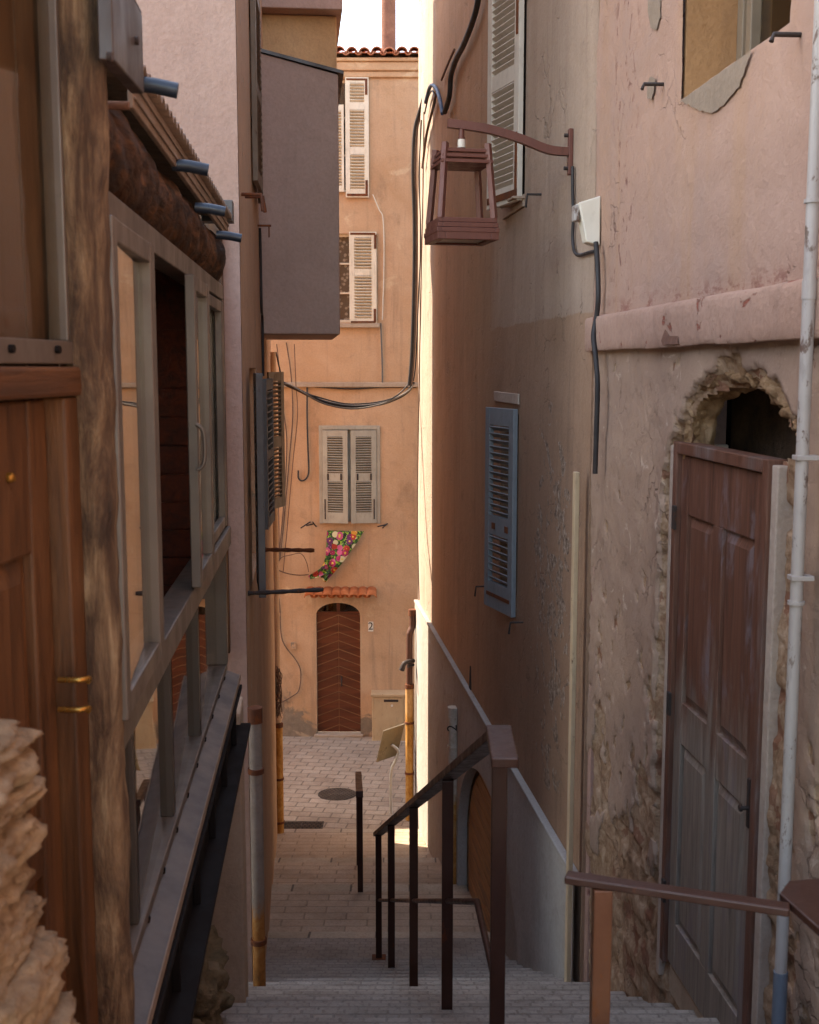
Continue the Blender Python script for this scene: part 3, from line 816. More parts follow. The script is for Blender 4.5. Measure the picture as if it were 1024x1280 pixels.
# grey panel leaf and brown jamb in the nearer half of the arch
g = MB(); g.prism([(acs - 1.42, -6.5), (acs - .37, -6.5)] + [(acs + 1.5 * math.cos(a), acz + 1.08 * math.sin(a)) for a in [math.pi * (.58 + .3 * k / 8) for k in range(9)]], -.085, -.06)
obj('grey_panel', g, M['dado_edge'], mh_, 'grey board closing the nearer half of the cellar arch')
g = MB()
pts = [(acs + 1.56 * math.cos(a), -.03, acz + 1.14 * math.sin(a)) for a in [math.pi * (.55 + .45 * k / 12) for k in range(13)]] + [(acs - 1.56, -.03, -6.4)]
for i in range(len(pts) - 1): g.bar(pts[i], pts[i + 1], .12, .07, (0, 1, 0))
obj('door_jamb', g, M['brownwood'], mh_)
# white shutter (upper) ajar, blue shutter ajar
def ajar(parent, s, n, w, z0, z1, m, panels, irons, label):
    return shutter(parent, leafT(s, n, R(12.6), 1), w, z0, z1, m, panels, .05, .085, .04, irons, M['rust'], label)
z0 = ws1[1]
ajar(mh_, ws1[0], .04, .60, z0, z0 + 2.1, M['white_sh'], [(z0 + .13, z0 + .88), (z0 + 1.0, z0 + 1.95)],
     [(.01, .58, z0 + .035, z0 + .085), (.015, .05, z0 + .085, z0 + .5), (.015, .05, z0 + 1.2, z0 + 1.5)], 'white louvred shutter leaf standing ajar')
z0b, z1b = bs1[2], bs1[1]
bz = MW.hit(632, 650)[1]
ajar(mh_, bs1[0], .03, .56, z0b, z1b, M['blue_sh'], [(z0b + .22, bz - .10), (bz + .06, z1b - .14)],
     [(.08, .14, bz - .05, bz), (.34, .40, bz - .05, bz), (.04, .5, z0b + .10, z0b + .13)], 'blue grey louvred shutter leaf standing ajar')
g = MB(); g.box(ws1[0] + .0, ws1[0] + .8, -.1, .02, 1.2, 1.29); g.box(ws1[0] - .02, ws1[0] + .5, .003, .10, 1.255, 1.275); obj('sill', g, M['mid'], mh_, bev=.006)
for hole in (wsh, bsh):
    s_, e_ = hole[0][0], hole[1][0]
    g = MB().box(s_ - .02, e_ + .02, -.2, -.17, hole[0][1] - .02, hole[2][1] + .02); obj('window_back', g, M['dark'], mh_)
a = MW.hit(620, 489); b = MW.hit(650, 506)
g = MB().box(b[0], a[0], .002, .018, b[1] + .0, a[1] - .0); obj('lintel_patch', g, M['patch'], mh_, bev=.006)
g = MB()
for (u, v, du) in ((602, 733, 9), (646, 778, -9), (668, 243, -10)):
    s, z = MW.hit(u, v, .05); g.tube([(s, -.02, z), (s, .10, z), (s, .11, z - .09)], .009, 6)
objs('shutter_hook', g, M['iron'], mh_)
g = MB(); s, z = MW.hit(589, 870)
g.prism([(s - .10, z - .25), (s + .12, z - .2), (s + .08, z + .05), (s + .02, z + .3), (s - .03, z + .05)], .002, .012)
obj('slate_chip', g, M['iron'], mh_)

# ------------------------------------------------------------------ NEAR PINK HOUSE (right)
BZP = -4.4
ph = thing('house', 'weathered pink house at right with broken stone around its red door', 'house', PW, (0, 0, BZP))
def ppx(l, n=0): return [PW.hit(u, v, n) for u, v in l]
outer = ppx([(812, 1290), (813, 1190), (812, 1000), (814, 817), (817, 728), (821, 610), (832, 554), (851, 505), (866, 480), (881, 472), (888, 455), (897, 441), (915, 447), (928, 460), (942, 462), (957, 472), (973, 489), (985, 520), (996, 557), (999, 603), (993, 636), (990, 695), (986, 830), (978, 1000), (968, 1200), (960, 1330)])
inner = ppx([(845, 575), (847, 548), (850, 522), (861, 500), (880, 488), (905, 483), (930, 487), (940, 494), (950, 510), (964, 526), (974, 545), (978, 575)])
def inpoly(s, z, p):
    r = False; j = len(p) - 1
    for i in range(len(p)):
        if (p[i][1] > z) != (p[j][1] > z) and s < (p[j][0] - p[i][0]) * (z - p[i][1]) / (p[j][1] - p[i][1] + 1e-12) + p[i][0]: r = not r
        j = i
    return r
def pdist(s, z, p):
    d = 9
    for i in range(len(p) - 1):
        ax, az = p[i]; bx, bz_ = p[i + 1]; dx, dz = bx - ax, bz_ - az
        t = max(0, min(1, ((s - ax) * dx + (z - az) * dz) / (dx * dx + dz * dz + 1e-12)))
        d = min(d, math.hypot(s - ax - t * dx, z - az - t * dz))
    return d
DN = -.05
hs = PW.hit(838, 870, DN)[0]; ls = PW.hit(958, 800, DN)[0]
dzt = PW.hit(852, 552, DN)[1]; dzb = PW.hit(824, 1188, DN)[1]
print('door', hs, ls, dzt, dzb)
wsA = PW.hit(853, 123); wsB = PW.hit(984, 31)
wz = (wsA[1] + wsB[1]) / 2
winr = (wsB[0] - .02, wsA[0], wz, 2.42)
S0, S1, Z0, Z1 = -4.4, 0.0, -4.0, 2.4
res = .0165
ns_, nz_ = int((S1 - S0) / res), int((Z1 - Z0) / res)
hf = MB(); loss = []; hf.smooth = True
corn = (.095, .29)
for j in range(nz_ + 1):
    z = Z0 + (Z1 - Z0) * j / nz_
    for i in range(ns_ + 1):
        s = S0 + (S1 - S0) * i / ns_
        n = .010 * gap_noise(s * .9, z * .9, 1.7, 3) + .0035 * gap_noise(s * 7, z * 7, 4, 3)
        L = 0.0
        if z < .12:
            n += .006 * gap_noise(s * 3.5, z * 3.5, 9, 4)
            ins = -4 < s < -.6 and inpoly(s, z, outer)
            if -4 < s < -.5: d = pdist(s, z, outer)
            else: d = 9
            sd = d if ins else -d
            sd += .035 * gap_noise(s * 9, z * 9, 2, 4)
            L = sstep(-.005, .012, sd)
            if ins: L = max(L, sstep(.0, .02, sd))
            f = gap_noise(s * 2.4, z * 1.7, 5.5, 6) * .55 + .75 * max(0, min(1.25, (-1.15 - z) / 1.3)) - .62
            f -= .35 * max(0, min(1, (-1.35 - s) / .4)) * (0 if s < -1.75 else 1) * 0
            L2 = sstep(0, .07, f)
            f3 = gap_noise(s * 8.0, z * 5.2, 15.5, 5) - .66 + .25 * max(0, min(1, (-.6 - z)))
            L3 = sstep(0, .06, f3)
            rough = .5 + .5 * gap_noise(s * 7, z * 7, 3.3, 5)
            k = max(L, L2)
            n -= L * (.018 + .03 * sstep(0, .12, sd) + .03 * rough) if k == L else L2 * (.008 + .020 * rough)
            n -= L3 * .012 * (1 - k)
            # bulging stones in the broken edge
            if k > .2:
                q = noise.cell(Vector((s * 8, z * 10, 1)))
                n += k * .012 * (q - .5)
            L = max(k, .7 * L3)
        if z < .10: n -= .012
        # flaking of the lower edge of the upper plaster
        hf.v.append(Vector((s, n, z))); loss.append(L)
def cut(s, z):
    if ls < s < hs + .002 and dzb < z < dzt + .002: return True
    if winr[0] < s < winr[1] and z > winr[2]: return True
    if z < .1 and z > dzt - .25 and inpoly(s, z, inner): return True
    return False
for j in range(nz_):
    for i in range(ns_):
        s = S0 + (S1 - S0) * (i + .5) / ns_; z = Z0 + (Z1 - Z0) * (j + .5) / nz_
        if cut(s, z): continue
        a = j * (ns_ + 1) + i
        hf.f.append([a, a + 1, a + ns_ + 2, a + ns_ + 1]); hf.mi.append(0); hf.sm.append(True)
hf.att = {'loss': loss}
def nearwall():
    m = NT('crumbling_plaster')
    x, y, z = m.sep(); z0 = -BZP
    up = m.ramp(m.noise(1.0, 7, .62, .5), [(.28, '#b08d7c'), (.5, '#a58271'), (.74, '#9f8376')])
    up = m.mix(m.mr(m.noise(1, 7, .7, .4, m.map((3.2, 3.2, .28))), .46, .75, 0, .45), up, '#a9805f')
    # dark red spots running down in a column
    sp_ = m.math('MULTIPLY', m.mr(m.noise(13, 7, .7, .5, m.map((1, 1, .7))), .55, .64), m.mr(m.math('ABSOLUTE', m.math('ADD', x, .62 + .0)), .08, .34, 1, 0))
    sp_ = m.math('MULTIPLY', sp_, m.mr(z, z0 + .2, z0 + .5)); up = m.mix(m.math('MULTIPLY', sp_, .9), up, '#6f463e')
    edge = m.math('MULTIPLY', m.mr(z, z0 + .31, z0 + .40, 1, 0), m.mr(m.noise(5, 7, .7, 0, m.map((1, 1, 2))), .5, .6))
    up = m.mix(m.math('MULTIPLY', edge, .7), up, '#7c4a40')
    lo = m.ramp(m.noise(1.4, 8, .65, .4), [(.28, '#ae917c'), (.5, '#a08370'), (.74, '#907667')])
    lo = m.mix(m.mr(m.noise(9, 8, .72, .6), .54, .7, 0, .55), lo, '#6f5a4c')
    lo = m.mix(m.mr(m.noise(5.5, 8, .7, .8), .60, .66, 0, .7), lo, '#c6ae9b')
    lo = m.mix(m.mr(z, z0 - 1.6, z0 - 3.0, 0, .35), lo, '#7a6a60')
    c = m.mix(m.mr(z, z0 + .10, z0 + .14), lo, up)
    zl_ = m.noise(8, 9, .7, .9)
    rb = m.ramp(zl_, [(.3, '#6d4f3a'), (.45, '#9c7a5f'), (.58, '#b5957a'), (.72, '#cbb097')])
    cell = m.n('ShaderNodeTexVoronoi'); m.link(m.co, cell.inputs['Vector']); cell.inputs['Scale'].default_value = 11
    wv_ = m.n('ShaderNodeVectorMath', operation='MULTIPLY_ADD'); nz_n = m.n('ShaderNodeTexNoise'); nz_n.inputs['Scale'].default_value = 16; nz_n.inputs['Detail'].default_value = 6; m.link(m.co, nz_n.inputs['Vector'])
    m.link(nz_n.outputs['Color'], wv_.inputs[0]); wv_.inputs[1].default_value = (.14, .14, .14); m.link(m.co, wv_.inputs[2]); m.link(wv_.outputs[0], cell.inputs['Vector'])
    sx = m.n('ShaderNodeSeparateColor'); m.link(cell.outputs['Color'], sx.inputs[0])
    rb = m.mix(m.mr(sx.outputs[0], .86, .93, 0, .7), rb, '#85503c')
    rb = m.mix(m.mr(z, z0 - 1.5, z0 - 2.6, 0, .2), rb, '#5a4a40')
    L = m.mr(m.math('ADD', m.attr('loss'), m.math('MULTIPLY', m.math('SUBTRACT', m.noise(30, 5, .7), .5), .5)), .35, .6)
    c = m.mix(L, c, rb)
    # hairline cracks on the upper plaster
    nz = m.n('ShaderNodeTexNoise'); nz.inputs['Scale'].default_value = 2.5; nz.inputs['Detail'].default_value = 6; m.link(m.co, nz.inputs['Vector'])
    sc2 = m.n('ShaderNodeVectorMath', operation='SCALE'); m.link(nz.outputs['Color'], sc2.inputs[0]); sc2.inputs['Scale'].default_value = .7
    ad = m.n('ShaderNodeVectorMath', operation='ADD'); m.link(m.co, ad.inputs[0]); m.link(sc2.outputs[0], ad.inputs[1])
    e = m.voro(3.6, 'DISTANCE_TO_EDGE', ad.outputs[0])
    k = m.math('MULTIPLY', m.mr(e, .006, .02, 1, 0), m.mr(m.noise(1.1, 3, .5), .54, .64))
    c = m.mix(m.math('MULTIPLY', k, .45), c, '#6d5246')
    h = m.math('ADD', m.noise(5, 8, .65), m.math('MULTIPLY', m.noise(45, 6, .72), .3))
    h = m.math('SUBTRACT', h, m.math('MULTIPLY', k, .6))
    h = m.math('ADD', h, m.math('MULTIPLY', m.math('MULTIPLY', m.noise(22, 8, .75, .5), L), 1.0))
    return m.done(c, .93, 0, m.bump(h, .8, .022), .2)
M['near'] = nearwall()
obj('wall', hf, M['near'], ph)
g = MB()                                                # plain wall continuing out of the frame
g.box(-11, S0 + .01, -.3, -.012, BZP, 4.5); g.box(S0, S1 - .01, -.3, -.012, Z1 + .005, 4.5); g.box(S0, -.01, -.3, -.02, BZP, Z0 - .005)
obj('outer_wall', g, M['pinktop'], ph)
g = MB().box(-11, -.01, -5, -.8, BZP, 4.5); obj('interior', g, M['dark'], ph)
g = MB().box(-.10, -.004, -.8, -.02, BZP, 4.5); obj('corner_wall', g, M['pinktop'], ph)
g = MB()
def cornf(a, b):
    s = -4.4 + 4.41 * a
    prof_ = [(0.0, corn[0] + .012), (.045, corn[0]), (.052, corn[0] + .02), (.052, corn[1] - .02), (.044, corn[1]), (-.01, corn[1] + .015)]
    t = b * 5; i = min(int(t + 1e-6), 4); f = t - i
    n = prof_[i][0] * (1 - f) + prof_[i + 1][0] * f; z = prof_[i][1] * (1 - f) + prof_[i + 1][1] * f
    w = .006 * gap_noise(s * 3, z * 3, 2) + .004 * gap_noise(s * 14, z * 14, 7)
    return (s, n + w - .008, z + .006 * gap_noise(s * 2.5, n * 30, 5))
g.grid(cornf, 260, 15); obj('cornice', g, M['cornice'], ph)
g = MB().box(-11, -4.39, -.01, .045, corn[0], corn[1]); obj('outer_cornice', g, M['cornice'], ph)
# reveal of the hole above the door, and the room behind
rv = MB(); rv.smooth = True
def revf(a, b):
    t = a * (len(inner) - 1); i = min(int(t), len(inner) - 2); f = t - i
    s = inner[i][0] * (1 - f) + inner[i + 1][0] * f; z = inner[i][1] * (1 - f) + inner[i + 1][1] * f
    cxs = sum(p[0] for p in inner) / len(inner); czs = dzt - .1
    dx, dz = s - cxs, z - czs; l = math.hypot(dx, dz) or 1
    w = .05 * gap_noise(a * 14, b * 3, 1, 4) + .03 + .10 * b * (1 - b) * 0
    out = (.045 * (1 - b) ** 2)
    return (s + dx / l * (w * .6 + out - .02), -.045 - .13 * b, z + dz / l * (w * .6 + out - .02))
rv.grid(revf, 90, 22)
obj('broken_reveal', rv, M['rubble'], ph)
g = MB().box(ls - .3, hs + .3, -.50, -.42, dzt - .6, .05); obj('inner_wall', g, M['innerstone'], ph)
g = MB()                                                # loose stones framing the hole
g.smooth = True
k = 0
for i in range(len(inner) - 1):
    for f in (.1, .6):
        s = inner[i][0] * (1 - f) + inner[i + 1][0] * f; z = inner[i][1] * (1 - f) + inner[i + 1][1] * f
        cxs = sum(p[0] for p in inner) / len(inner); dx, dz = s - cxs, z - (dzt - .1); l = math.hypot(dx, dz) or 1
        if z < dzt - .05: continue
        k += 1; r = .035 + .025 * rnd.random()
        g.blob((s + dx / l * (.05 + .02 * rnd.random()), -.085 - .02 * rnd.random(), z + dz / l * .05), r, k * 1.7, 3, .5, 1.6, (1.2, 1, .8))
objs('loose_stone', g, M['rubble'], ph)
# door
fr = MB(); ft = .055
fr.box(ls, ls + ft, DN - .06, DN + .02, dzb + .0, dzt); fr.box(hs - ft, hs, DN - .06, DN + .02, dzb, dzt); fr.box(ls + ft, hs - ft, DN - .06, DN + .022, dzt - ft, dzt)
obj('door_frame', fr, M['door_red'], ph, bev=.006)
A, B = ls + ft + .006, hs - ft - .006; T_, B_ = dzt - ft - .006, dzb + .02
stw = .10; mid_ = (A + B) / 2
pan = []
zu1, zu0 = T_ - .27, T_ - 1.16; zl1, zl0 = zu0 - .20, B_ + .23
for (a, b) in ((A + stw, mid_ - .055), (mid_ + .055, B - stw)):
    pan += [(a, b, zu0, zu1), (a, b, zl0, zl1)]
dl = MB()
dl.box(A, A + stw, DN - .045, DN - .002, B_, T_); dl.box(B - stw, B, DN - .045, DN - .002, B_, T_); dl.box(mid_ - .055, mid_ + .055, DN - .045, DN - .002, zl0, zu1)
dl.box(A + stw, B - stw, DN - .045, DN - .003, zu1, T_); dl.box(A + stw, B - stw, DN - .045, DN - .003, B_, zl0)
dl.box(A + stw, mid_ - .055, DN - .045, DN - .003, zl1, zu0); dl.box(mid_ + .055, B - stw, DN - .045, DN - .003, zl1, zu0); dl.box(mid_ - .055, mid_ + .055, DN - .045, DN - .0025, zl1 - .0, zu0)
M['door_grey'] = M['door_red']
def doorwood():
    m = NT('faded_door_wood'); z = m.sep()[2]; v = m.map((16, 16, 1.1))
    g_ = m.noise(1, 9, .7, 1, v)
    red = m.ramp(g_, [(.25, '#3f271d'), (.5, '#643e2f'), (.78, '#7c5545')])
    gry = m.ramp(g_, [(.25, '#544840'), (.5, '#7f7064'), (.78, '#97877a')])
    zz = m.math('ADD', z, m.math('MULTIPLY', m.math('SUBTRACT', m.noise(1, 8, .7, .3, m.map((5, 5, 1.2))), .5), 1.7))
    c = m.mix(m.mr(zz, -BZP - 1.75, -BZP - 1.25), gry, red)
    c = m.mix(m.mr(m.noise(1, 7, .7, .6, m.map((7, 7, 2.2))), .52, .66, 0, .6), c, '#76686a')
    c = m.mix(m.mr(m.noise(1, 6, .75, .3, m.map((50, 50, 3))), .5, .75, 0, .5), c, '#2e1a15')
    return m.done(c, .62, 0, m.bump(g_, .5, .006), .35)
M['doorw'] = doorwood()
do_ = obj('door', dl, M['doorw'], ph, 'faded red panelled door, greyed towards its foot', bev=.004)
for (a, b, c_, d_) in pan:
    dp = MB()
    dp.box(a, b, DN - .04, DN - .022, c_, d_)
    q = .05
    dp.add([(a + .012, DN - .022, c_ + .012), (b - .012, DN - .022, c_ + .012), (b - .012, DN - .022, d_ - .012), (a + .012, DN - .022, d_ - .012),
            (a + q, DN - .006, c_ + q), (b - q, DN - .006, c_ + q), (b - q, DN - .006, d_ - q), (a + q, DN - .006, d_ - q)],
           [(0, 1, 5, 4), (1, 2, 6, 5), (2, 3, 7, 6), (3, 0, 4, 7), (4, 5, 6, 7)])
    obj('panel', dp, M['doorw'], do_)
g = MB(); lz = zl1 + .04
g.box(A + .035, A + .06, DN - .002, DN + .006, lz - .10, lz + .10); g.tube([(A + .047, DN + .004, lz - .02), (A + .047, DN + .035, lz - .02)], .009, 8); g.tube([(A + .047, DN + .03, lz - .02), (A + .047, DN + .04, lz - .02)], .014, 10)
obj('lock', g, M['iron'], do_)
g = MB()
for z in (T_ - .35, T_ - 1.25, B_ + .3): g.box(hs - ft - .02, hs - ft + .015, DN + .018, DN + .032, z, z + .11)
objs('hinge', g, M['iron'], do_)
g = MB().box(ls - .02, hs + .02, -.30, -.07, dzb - .16, dzb - .006); obj('threshold', g, M['pier'], ph, bev=.01)
# concrete reveals either side of the door frame
g = MB(); g.box(hs + .002, hs + .045, -.30, -.03, dzb - .1, dzt - .02); g.box(ls - .06, ls - .002, -.30, -.045, dzb - .1, dzt - .02); objs('jamb_render', g, M['patch'], ph, bev=.006)
# upper window
g = MB(); s0, s1, z0, z1 = winr
g.box(s1 + .001, s1 + .03, -.40, -.012, z0 - .03, z1); g.box(s0 - .03, s0 - .001, -.40, -.012, z0 - .03, z1); g.box(s0 - .02, s1 + .02, -.40, -.012, z0 - .04, z0 - .003)
obj('window_reveal', g, M['ochre'], ph)
fr = MB(); n0 = -.24
for k, (a, b) in enumerate(((s1 - .07, s1), (s1 - .20, s1 - .14), (s0 + .0, s0 + .10))):
    fr.box(a, b, n0 - .05 + .012 * k, n0 + .012 * k, z0, z1)
fr.box(s0 + .1, s1 - .07, n0 - .05, n0 - .01, z0, z0 + .05)
wo = obj('window', fr, M['taupe_sh'], ph, bev=.005)
obj('pane', MB().box(s0 + .1, s1 - .2, n0 - .035, n0 - .03, z0 + .05, z1), M['glass_soft'], wo)
obj('curtain', MB().box(s1 - .14, s1 - .07, n0 - .04, n0 - .03, z0, z1), M['cream_pl'], wo)
# repaired cement patch beneath the window, hooks
g = MB(); c_ = ppx([(853, 124), (905, 88), (945, 60), (938, 80), (928, 108), (910, 130), (893, 142), (872, 136)])
cen = (sum(p[0] for p in c_) / 8, sum(p[1] for p in c_) / 8)
ring_ = []
for i in range(8):
    for f in range(6):
        t = f / 6; a, b = c_[i], c_[(i + 1) % 8]; s = a[0] * (1 - t) + b[0] * t; z = a[1] * (1 - t) + b[1] * t
        j_ = .014 * gap_noise(s * 25, z * 25, 3); ring_.append((s + j_, z + j_))
ring_ = [(s, min(z, wz - .012)) for s, z in ring_]
g.wallpoly(ring_, (), .014); obj('cement_patch', g, M['cement_rough'], ph)
g = MB()
for (u, v, dx) in ((817, 105, 1), (983, 43, 1)):
    s, z = PW.hit(u, v, .05); g.tube([(s, -.02, z), (s - .015, .10, z - .005), (s - .02, .11, z - .03)], .009, 7)
objs('iron_hook', g, M['iron'], ph)
for blot in (((813, -20), (829, -20), (829, 20), (824, 38), (817, 36), (813, 15)), ((812, 104), (817, 96), (823, 98), (821, 112), (818, 125), (812, 122))):
    c_ = ppx(list(blot)); ring_ = []
    for i in range(6):
        for f in range(6):
            t = f / 6; a, b = c_[i], c_[(i + 1) % 6]; s = a[0] * (1 - t) + b[0] * t; z = a[1] * (1 - t) + b[1] * t
            j_ = .008 * gap_noise(s * 40, z * 40, 3); ring_.append((s + j_, z + j_))
    g = MB().wallpoly(ring_, (), .0135); obj('cement_patch', g, M['cement_rough'], ph)
g = MB(); c_ = [PW.hit(u, v, .05) for u, v in ((826, 426), (831, 412), (836, 420), (846, 420), (847, 430), (828, 431))]
g.prism(c_, .046, .049); obj('brick_scar', g, M['chim'], ph)

# ------------------------------------------------------------------ LEFT HOUSE
BZL = -7.2
lh = thing('house', 'dusty pink and ochre house on the left with boxed out bays', 'house', LW, (0, 0, BZL))
sE = -(15.3 - 5.75) / abs(LW.d.y)
def ly(y, n=0): return -(y - 5.75) / abs(LW.d.y)
g = MB().wallpoly(rpoly(sE, ly(7.0), BZL, 6.9), [rpoly(ly(9.38), ly(8.02), -1.5, .0), rpoly(ly(10.35), ly(9.1), 1.45, 2.9)], 0, .15); obj('wall', g, M['leftwall'], lh)
for y0, y1, z0, z1 in ((8.02, 9.38, -1.5, 0), (9.1, 10.35, 1.45, 2.9)):
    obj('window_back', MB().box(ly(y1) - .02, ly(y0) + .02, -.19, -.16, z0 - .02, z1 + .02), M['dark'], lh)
T90 = Matrix.Translation((0, 0, 0))
g = MB().box(ly(7.3), ly(7.0), -10, -.003, BZL, 11.2); obj('end_wall', g, M['endwall'], lh)
g = MB().box(sE, ly(9), -10, -.05, BZL, 6.85); obj('core', g, M['facade'], lh)
g = MB().box(ly(9), ly(7.3) - .002, -10, -.05, BZL, 11.1); obj('core', g, M['facade'], lh)
g = MB().box(ly(9), ly(7.3) - .003, -.048, -.002, 6.905, 11.1); obj('upper_wall', g, M['leftwall'], lh)
g = MB().box(sE - 1.05, sE - .01, -2.4, -.16, -4.05, -3.9); obj('added_shade_slab', g, M['bay2'], lh, bev=.01)  # slab added out of view round the corner to shade the street
# bay 1: big mauve box
y1, y2 = 11.0, 13.1
nb = .70
def bayx(u, v, y): # outward distance for pixel u at depth y
    p = P(u, v, y); return LW.loc(p)
b1 = bayx(424, 250, y1); nb = b1.y
zb0 = P(380, 418, y1).z; zt_in = P(328, 69, y1).z; zt_out = P(424, 93, y1).z
g = MB(); s0, s1 = ly(y2), b1.x
si = LW.loc(P(328, 250, y1)).x
poly = [(0, zb0), (nb, zb0), (nb, zt_out), (0, zt_in + .05)]
g.add([(s1 + .068, -.02, zb0), (s1, nb, zb0), (s1, nb, zt_out), (s1 + .068, -.02, zt_in), (s0, -.02, zb0), (s0, nb, zb0), (s0, nb, zt_out), (s0, -.02, zt_in)],
      [(0, 1, 2, 3), (4, 7, 6, 5), (0, 4, 5, 1), (1, 5, 6, 2), (2, 6, 7, 3)])
b_ = obj('bay', g, M['bay'], lh, 'mauve grey boxed out bay jutting over the alley', bev=.012)
g = MB(); g.add([(s1 + .09, -.02, zt_in + .004), (s1 + .02, nb + .05, zt_out + .0), (s1 + .02, nb + .05, zt_out + .03), (s1 + .09, -.02, zt_in + .034), (s0, -.02, zt_in + .004), (s0, nb + .05, zt_out), (s0, nb + .05, zt_out + .03), (s0, -.02, zt_in + .034)],
      [(0, 1, 2, 3), (4, 7, 6, 5), (0, 4, 5, 1), (1, 5, 6, 2), (2, 6, 7, 3)])
obj('bay_roof', g, M['plate'], b_)
# bay 2: upper ochre
y1, y2 = 13.4, 15.0
b2_ = bayx(421, 60, y1); n2 = b2_.y
zlo = P(380, 140, y1).z; zhi = P(380, 20, y1).z
g = MB().box(ly(y2), b2_.x, -.02, n2, zlo, zhi); b_ = obj('bay', g, M['bay2'], lh, 'ochre upper bay beyond the mauve one', bev=.015)
g = MB().box(ly(y2), b2_.x + .22, -.02, n2 + .06, zhi + .004, zhi + .45); obj('bay_slab', g, M['bay'], b_, bev=.012)
# navy shutters, opened flat on the wall
zt, zb = LW.hit(315, 466)[1], LW.hit(313, 741)[1]
shutter(lh, leafT(ly(8.02), .05, R(3.5), 1), .60, zb, zt, M['navy_sh'], [(zb + .09, zb + (zt - zb) * .46), (zb + (zt - zb) * .52, zt - .09)], .05, .07, .045, label='nearer dark blue shutter leaf folded back')
zt2, zb2 = LW.hit(326, 475, .06)[1], LW.hit(325, 702, .06)[1]
shutter(lh, leafT(ly(9.38), .06, R(4), -1), .62, zb2, zt2, M['navy_sh'], [(zb2 + .09, zb2 + (zt2 - zb2) * .46), (zb2 + (zt2 - zb2) * .52, zt2 - .09)], .05, .07, .045)
# upper dark shutters, closed
zt, zb = 2.9, 1.42
for y, sg in ((9.1, -1), (10.35, 1)):
    shutter(lh, leafT(ly(y), .03, R(2), sg), .61, zb, zt, M['taupe_sh'], [(zb + .1, zb + .66), (zb + .76, zt - .1)], .05, .07, .04)
g = MB()
for (u, v) in ((316, 246), (312, 243)):
    s, z = LW.hit(u, v, .05); g.tube([(s, -.02, z), (s, .12, z), (s, .13, z - .10)], .012, 6)
s, z = LW.hit(322, 282, .0); g.tube([(s, -.02, z), (s, .12, z)], .01, 6); g.tube([(s, .10, z), (s, .10, z - .10)], .006, 6)
objs('shutter_hook', g, M['rust'], lh)
# taupe shutter standing out
a = LW.loc(P(334, 465, 13.0)); b = LW.loc(P(353, 472, 13.4))
zt = a.z; zb = P(340, 635, 13.2).z
ang = math.atan2(b.y - a.y, abs(b.x - a.x)); wl = math.hypot(b.x - a.x, b.y - a.y)
shutter(lh, leafT(a.x, a.y, ang, -1), wl, zb, zt, M['taupe_sh'], [(zb + .12, zb + (zt - zb) * .45), (zb + (zt - zb) * .53, zt - .1)], .045, .09, .04, label='taupe shutter leaf standing out from the wall')
# base pier and lower wall face under the annex
g = MB().box(ly(6.0), .08, -.40, .02, BZL, -1.73); obj('pier', g, M['pier'], lh, bev=.01)
def rend(a, b):
    w = .03 * gap_noise(0, b * 14, 2, 4)
    return (ly(6.96), -.16 + (.155 + w) * a, -1.7 + 2.9 * b)
g = MB(); g.box(ly(6.99), ly(6.93), -.30, -.10, -1.73, .95); obj('corner_post', g, M['brownwood'], lh, bev=.006)
g = MB(); p = LW.loc(P(285, 265, 5.7)); g.box(.0, .10, -.12, .03, p.z - .05, p.z + .05); obj('flashing', g, M['slate'], lh, bev=.004)

# drying-line brackets on the left wall
def poleW(name, u0, v0, u1, v1, n, mat, label, r=.016):
    s, z = LW.hit(u0, v0); a = LW.pt(s, -.03, z); e = P(u1, v1, a.y - .04)
    g = MB(); d = e - a
    pts = [a + d * (k / 14) for k in range(15)]; rs = [r * (1 + .18 * math.sin(k * 2.1)) for k in range(15)]
    g.tube(pts, rs, 8)
    return obj(name, g, mat, label=label, cat='bracket', group='drying line brackets on the left wall')
poleW('line_bracket', 331, 687, 393, 688, 0, M['rust'], 'rusty brown bar sticking out of the left wall below the dark blue shutters', .02)
poleW('line_bracket', 310, 742, 404, 737, 0, M['iron'], 'longer black wrapped bar sticking out level with the tile canopy', .014)

# ------------------------------------------------------------------ GLAZED ANNEX
BA = -3.2
an = thing('glazed_annex', 'timber and glass annex on the left over a dark steel beam', 'annex', GW, (0, 0, BA))
def gy(y): return -(y - 3.1) / abs(GW.d.y)
sN, sFg = gy(2.47), gy(5.68)
# log beam
lb = MB(); k = 46
pts = [(sFg + (gy(2.5) - sFg) * i / k, -.07 + .006 * math.sin(i * .35), .505 + .005 * math.sin(i * .5 + 1)) for i in range(k + 1)]
def logtube(pts, r, seg, seed, amp, fr):
    g = MB(); g.smooth = True
    P_ = [Vector(p) for p in pts]; kk = len(P_); t = (P_[-1] - P_[0]).normalized(); a = t.orthogonal().normalized(); b = t.cross(a)
    def fn(x, y):
        i = y * (kk - 1); i0 = min(int(i), kk - 2); f = i - i0; c = P_[i0] * (1 - f) + P_[i0 + 1] * f
        w = 2 * math.pi * x; d = a * math.cos(w) + b * math.sin(w)
        q = c + d * r; rr = r * (1 + amp * noise.fractal(Vector((q.x * fr, q.y * fr, q.z * fr)) + Vector((seed, 0, 0)), .8, 2, 5))
        return c + d * rr
    g.grid(fn, seg, kk * 3); return g
obj('log_beam', logtube(pts, .122, 48, 3, .13, 7.0), M['beam'], an)
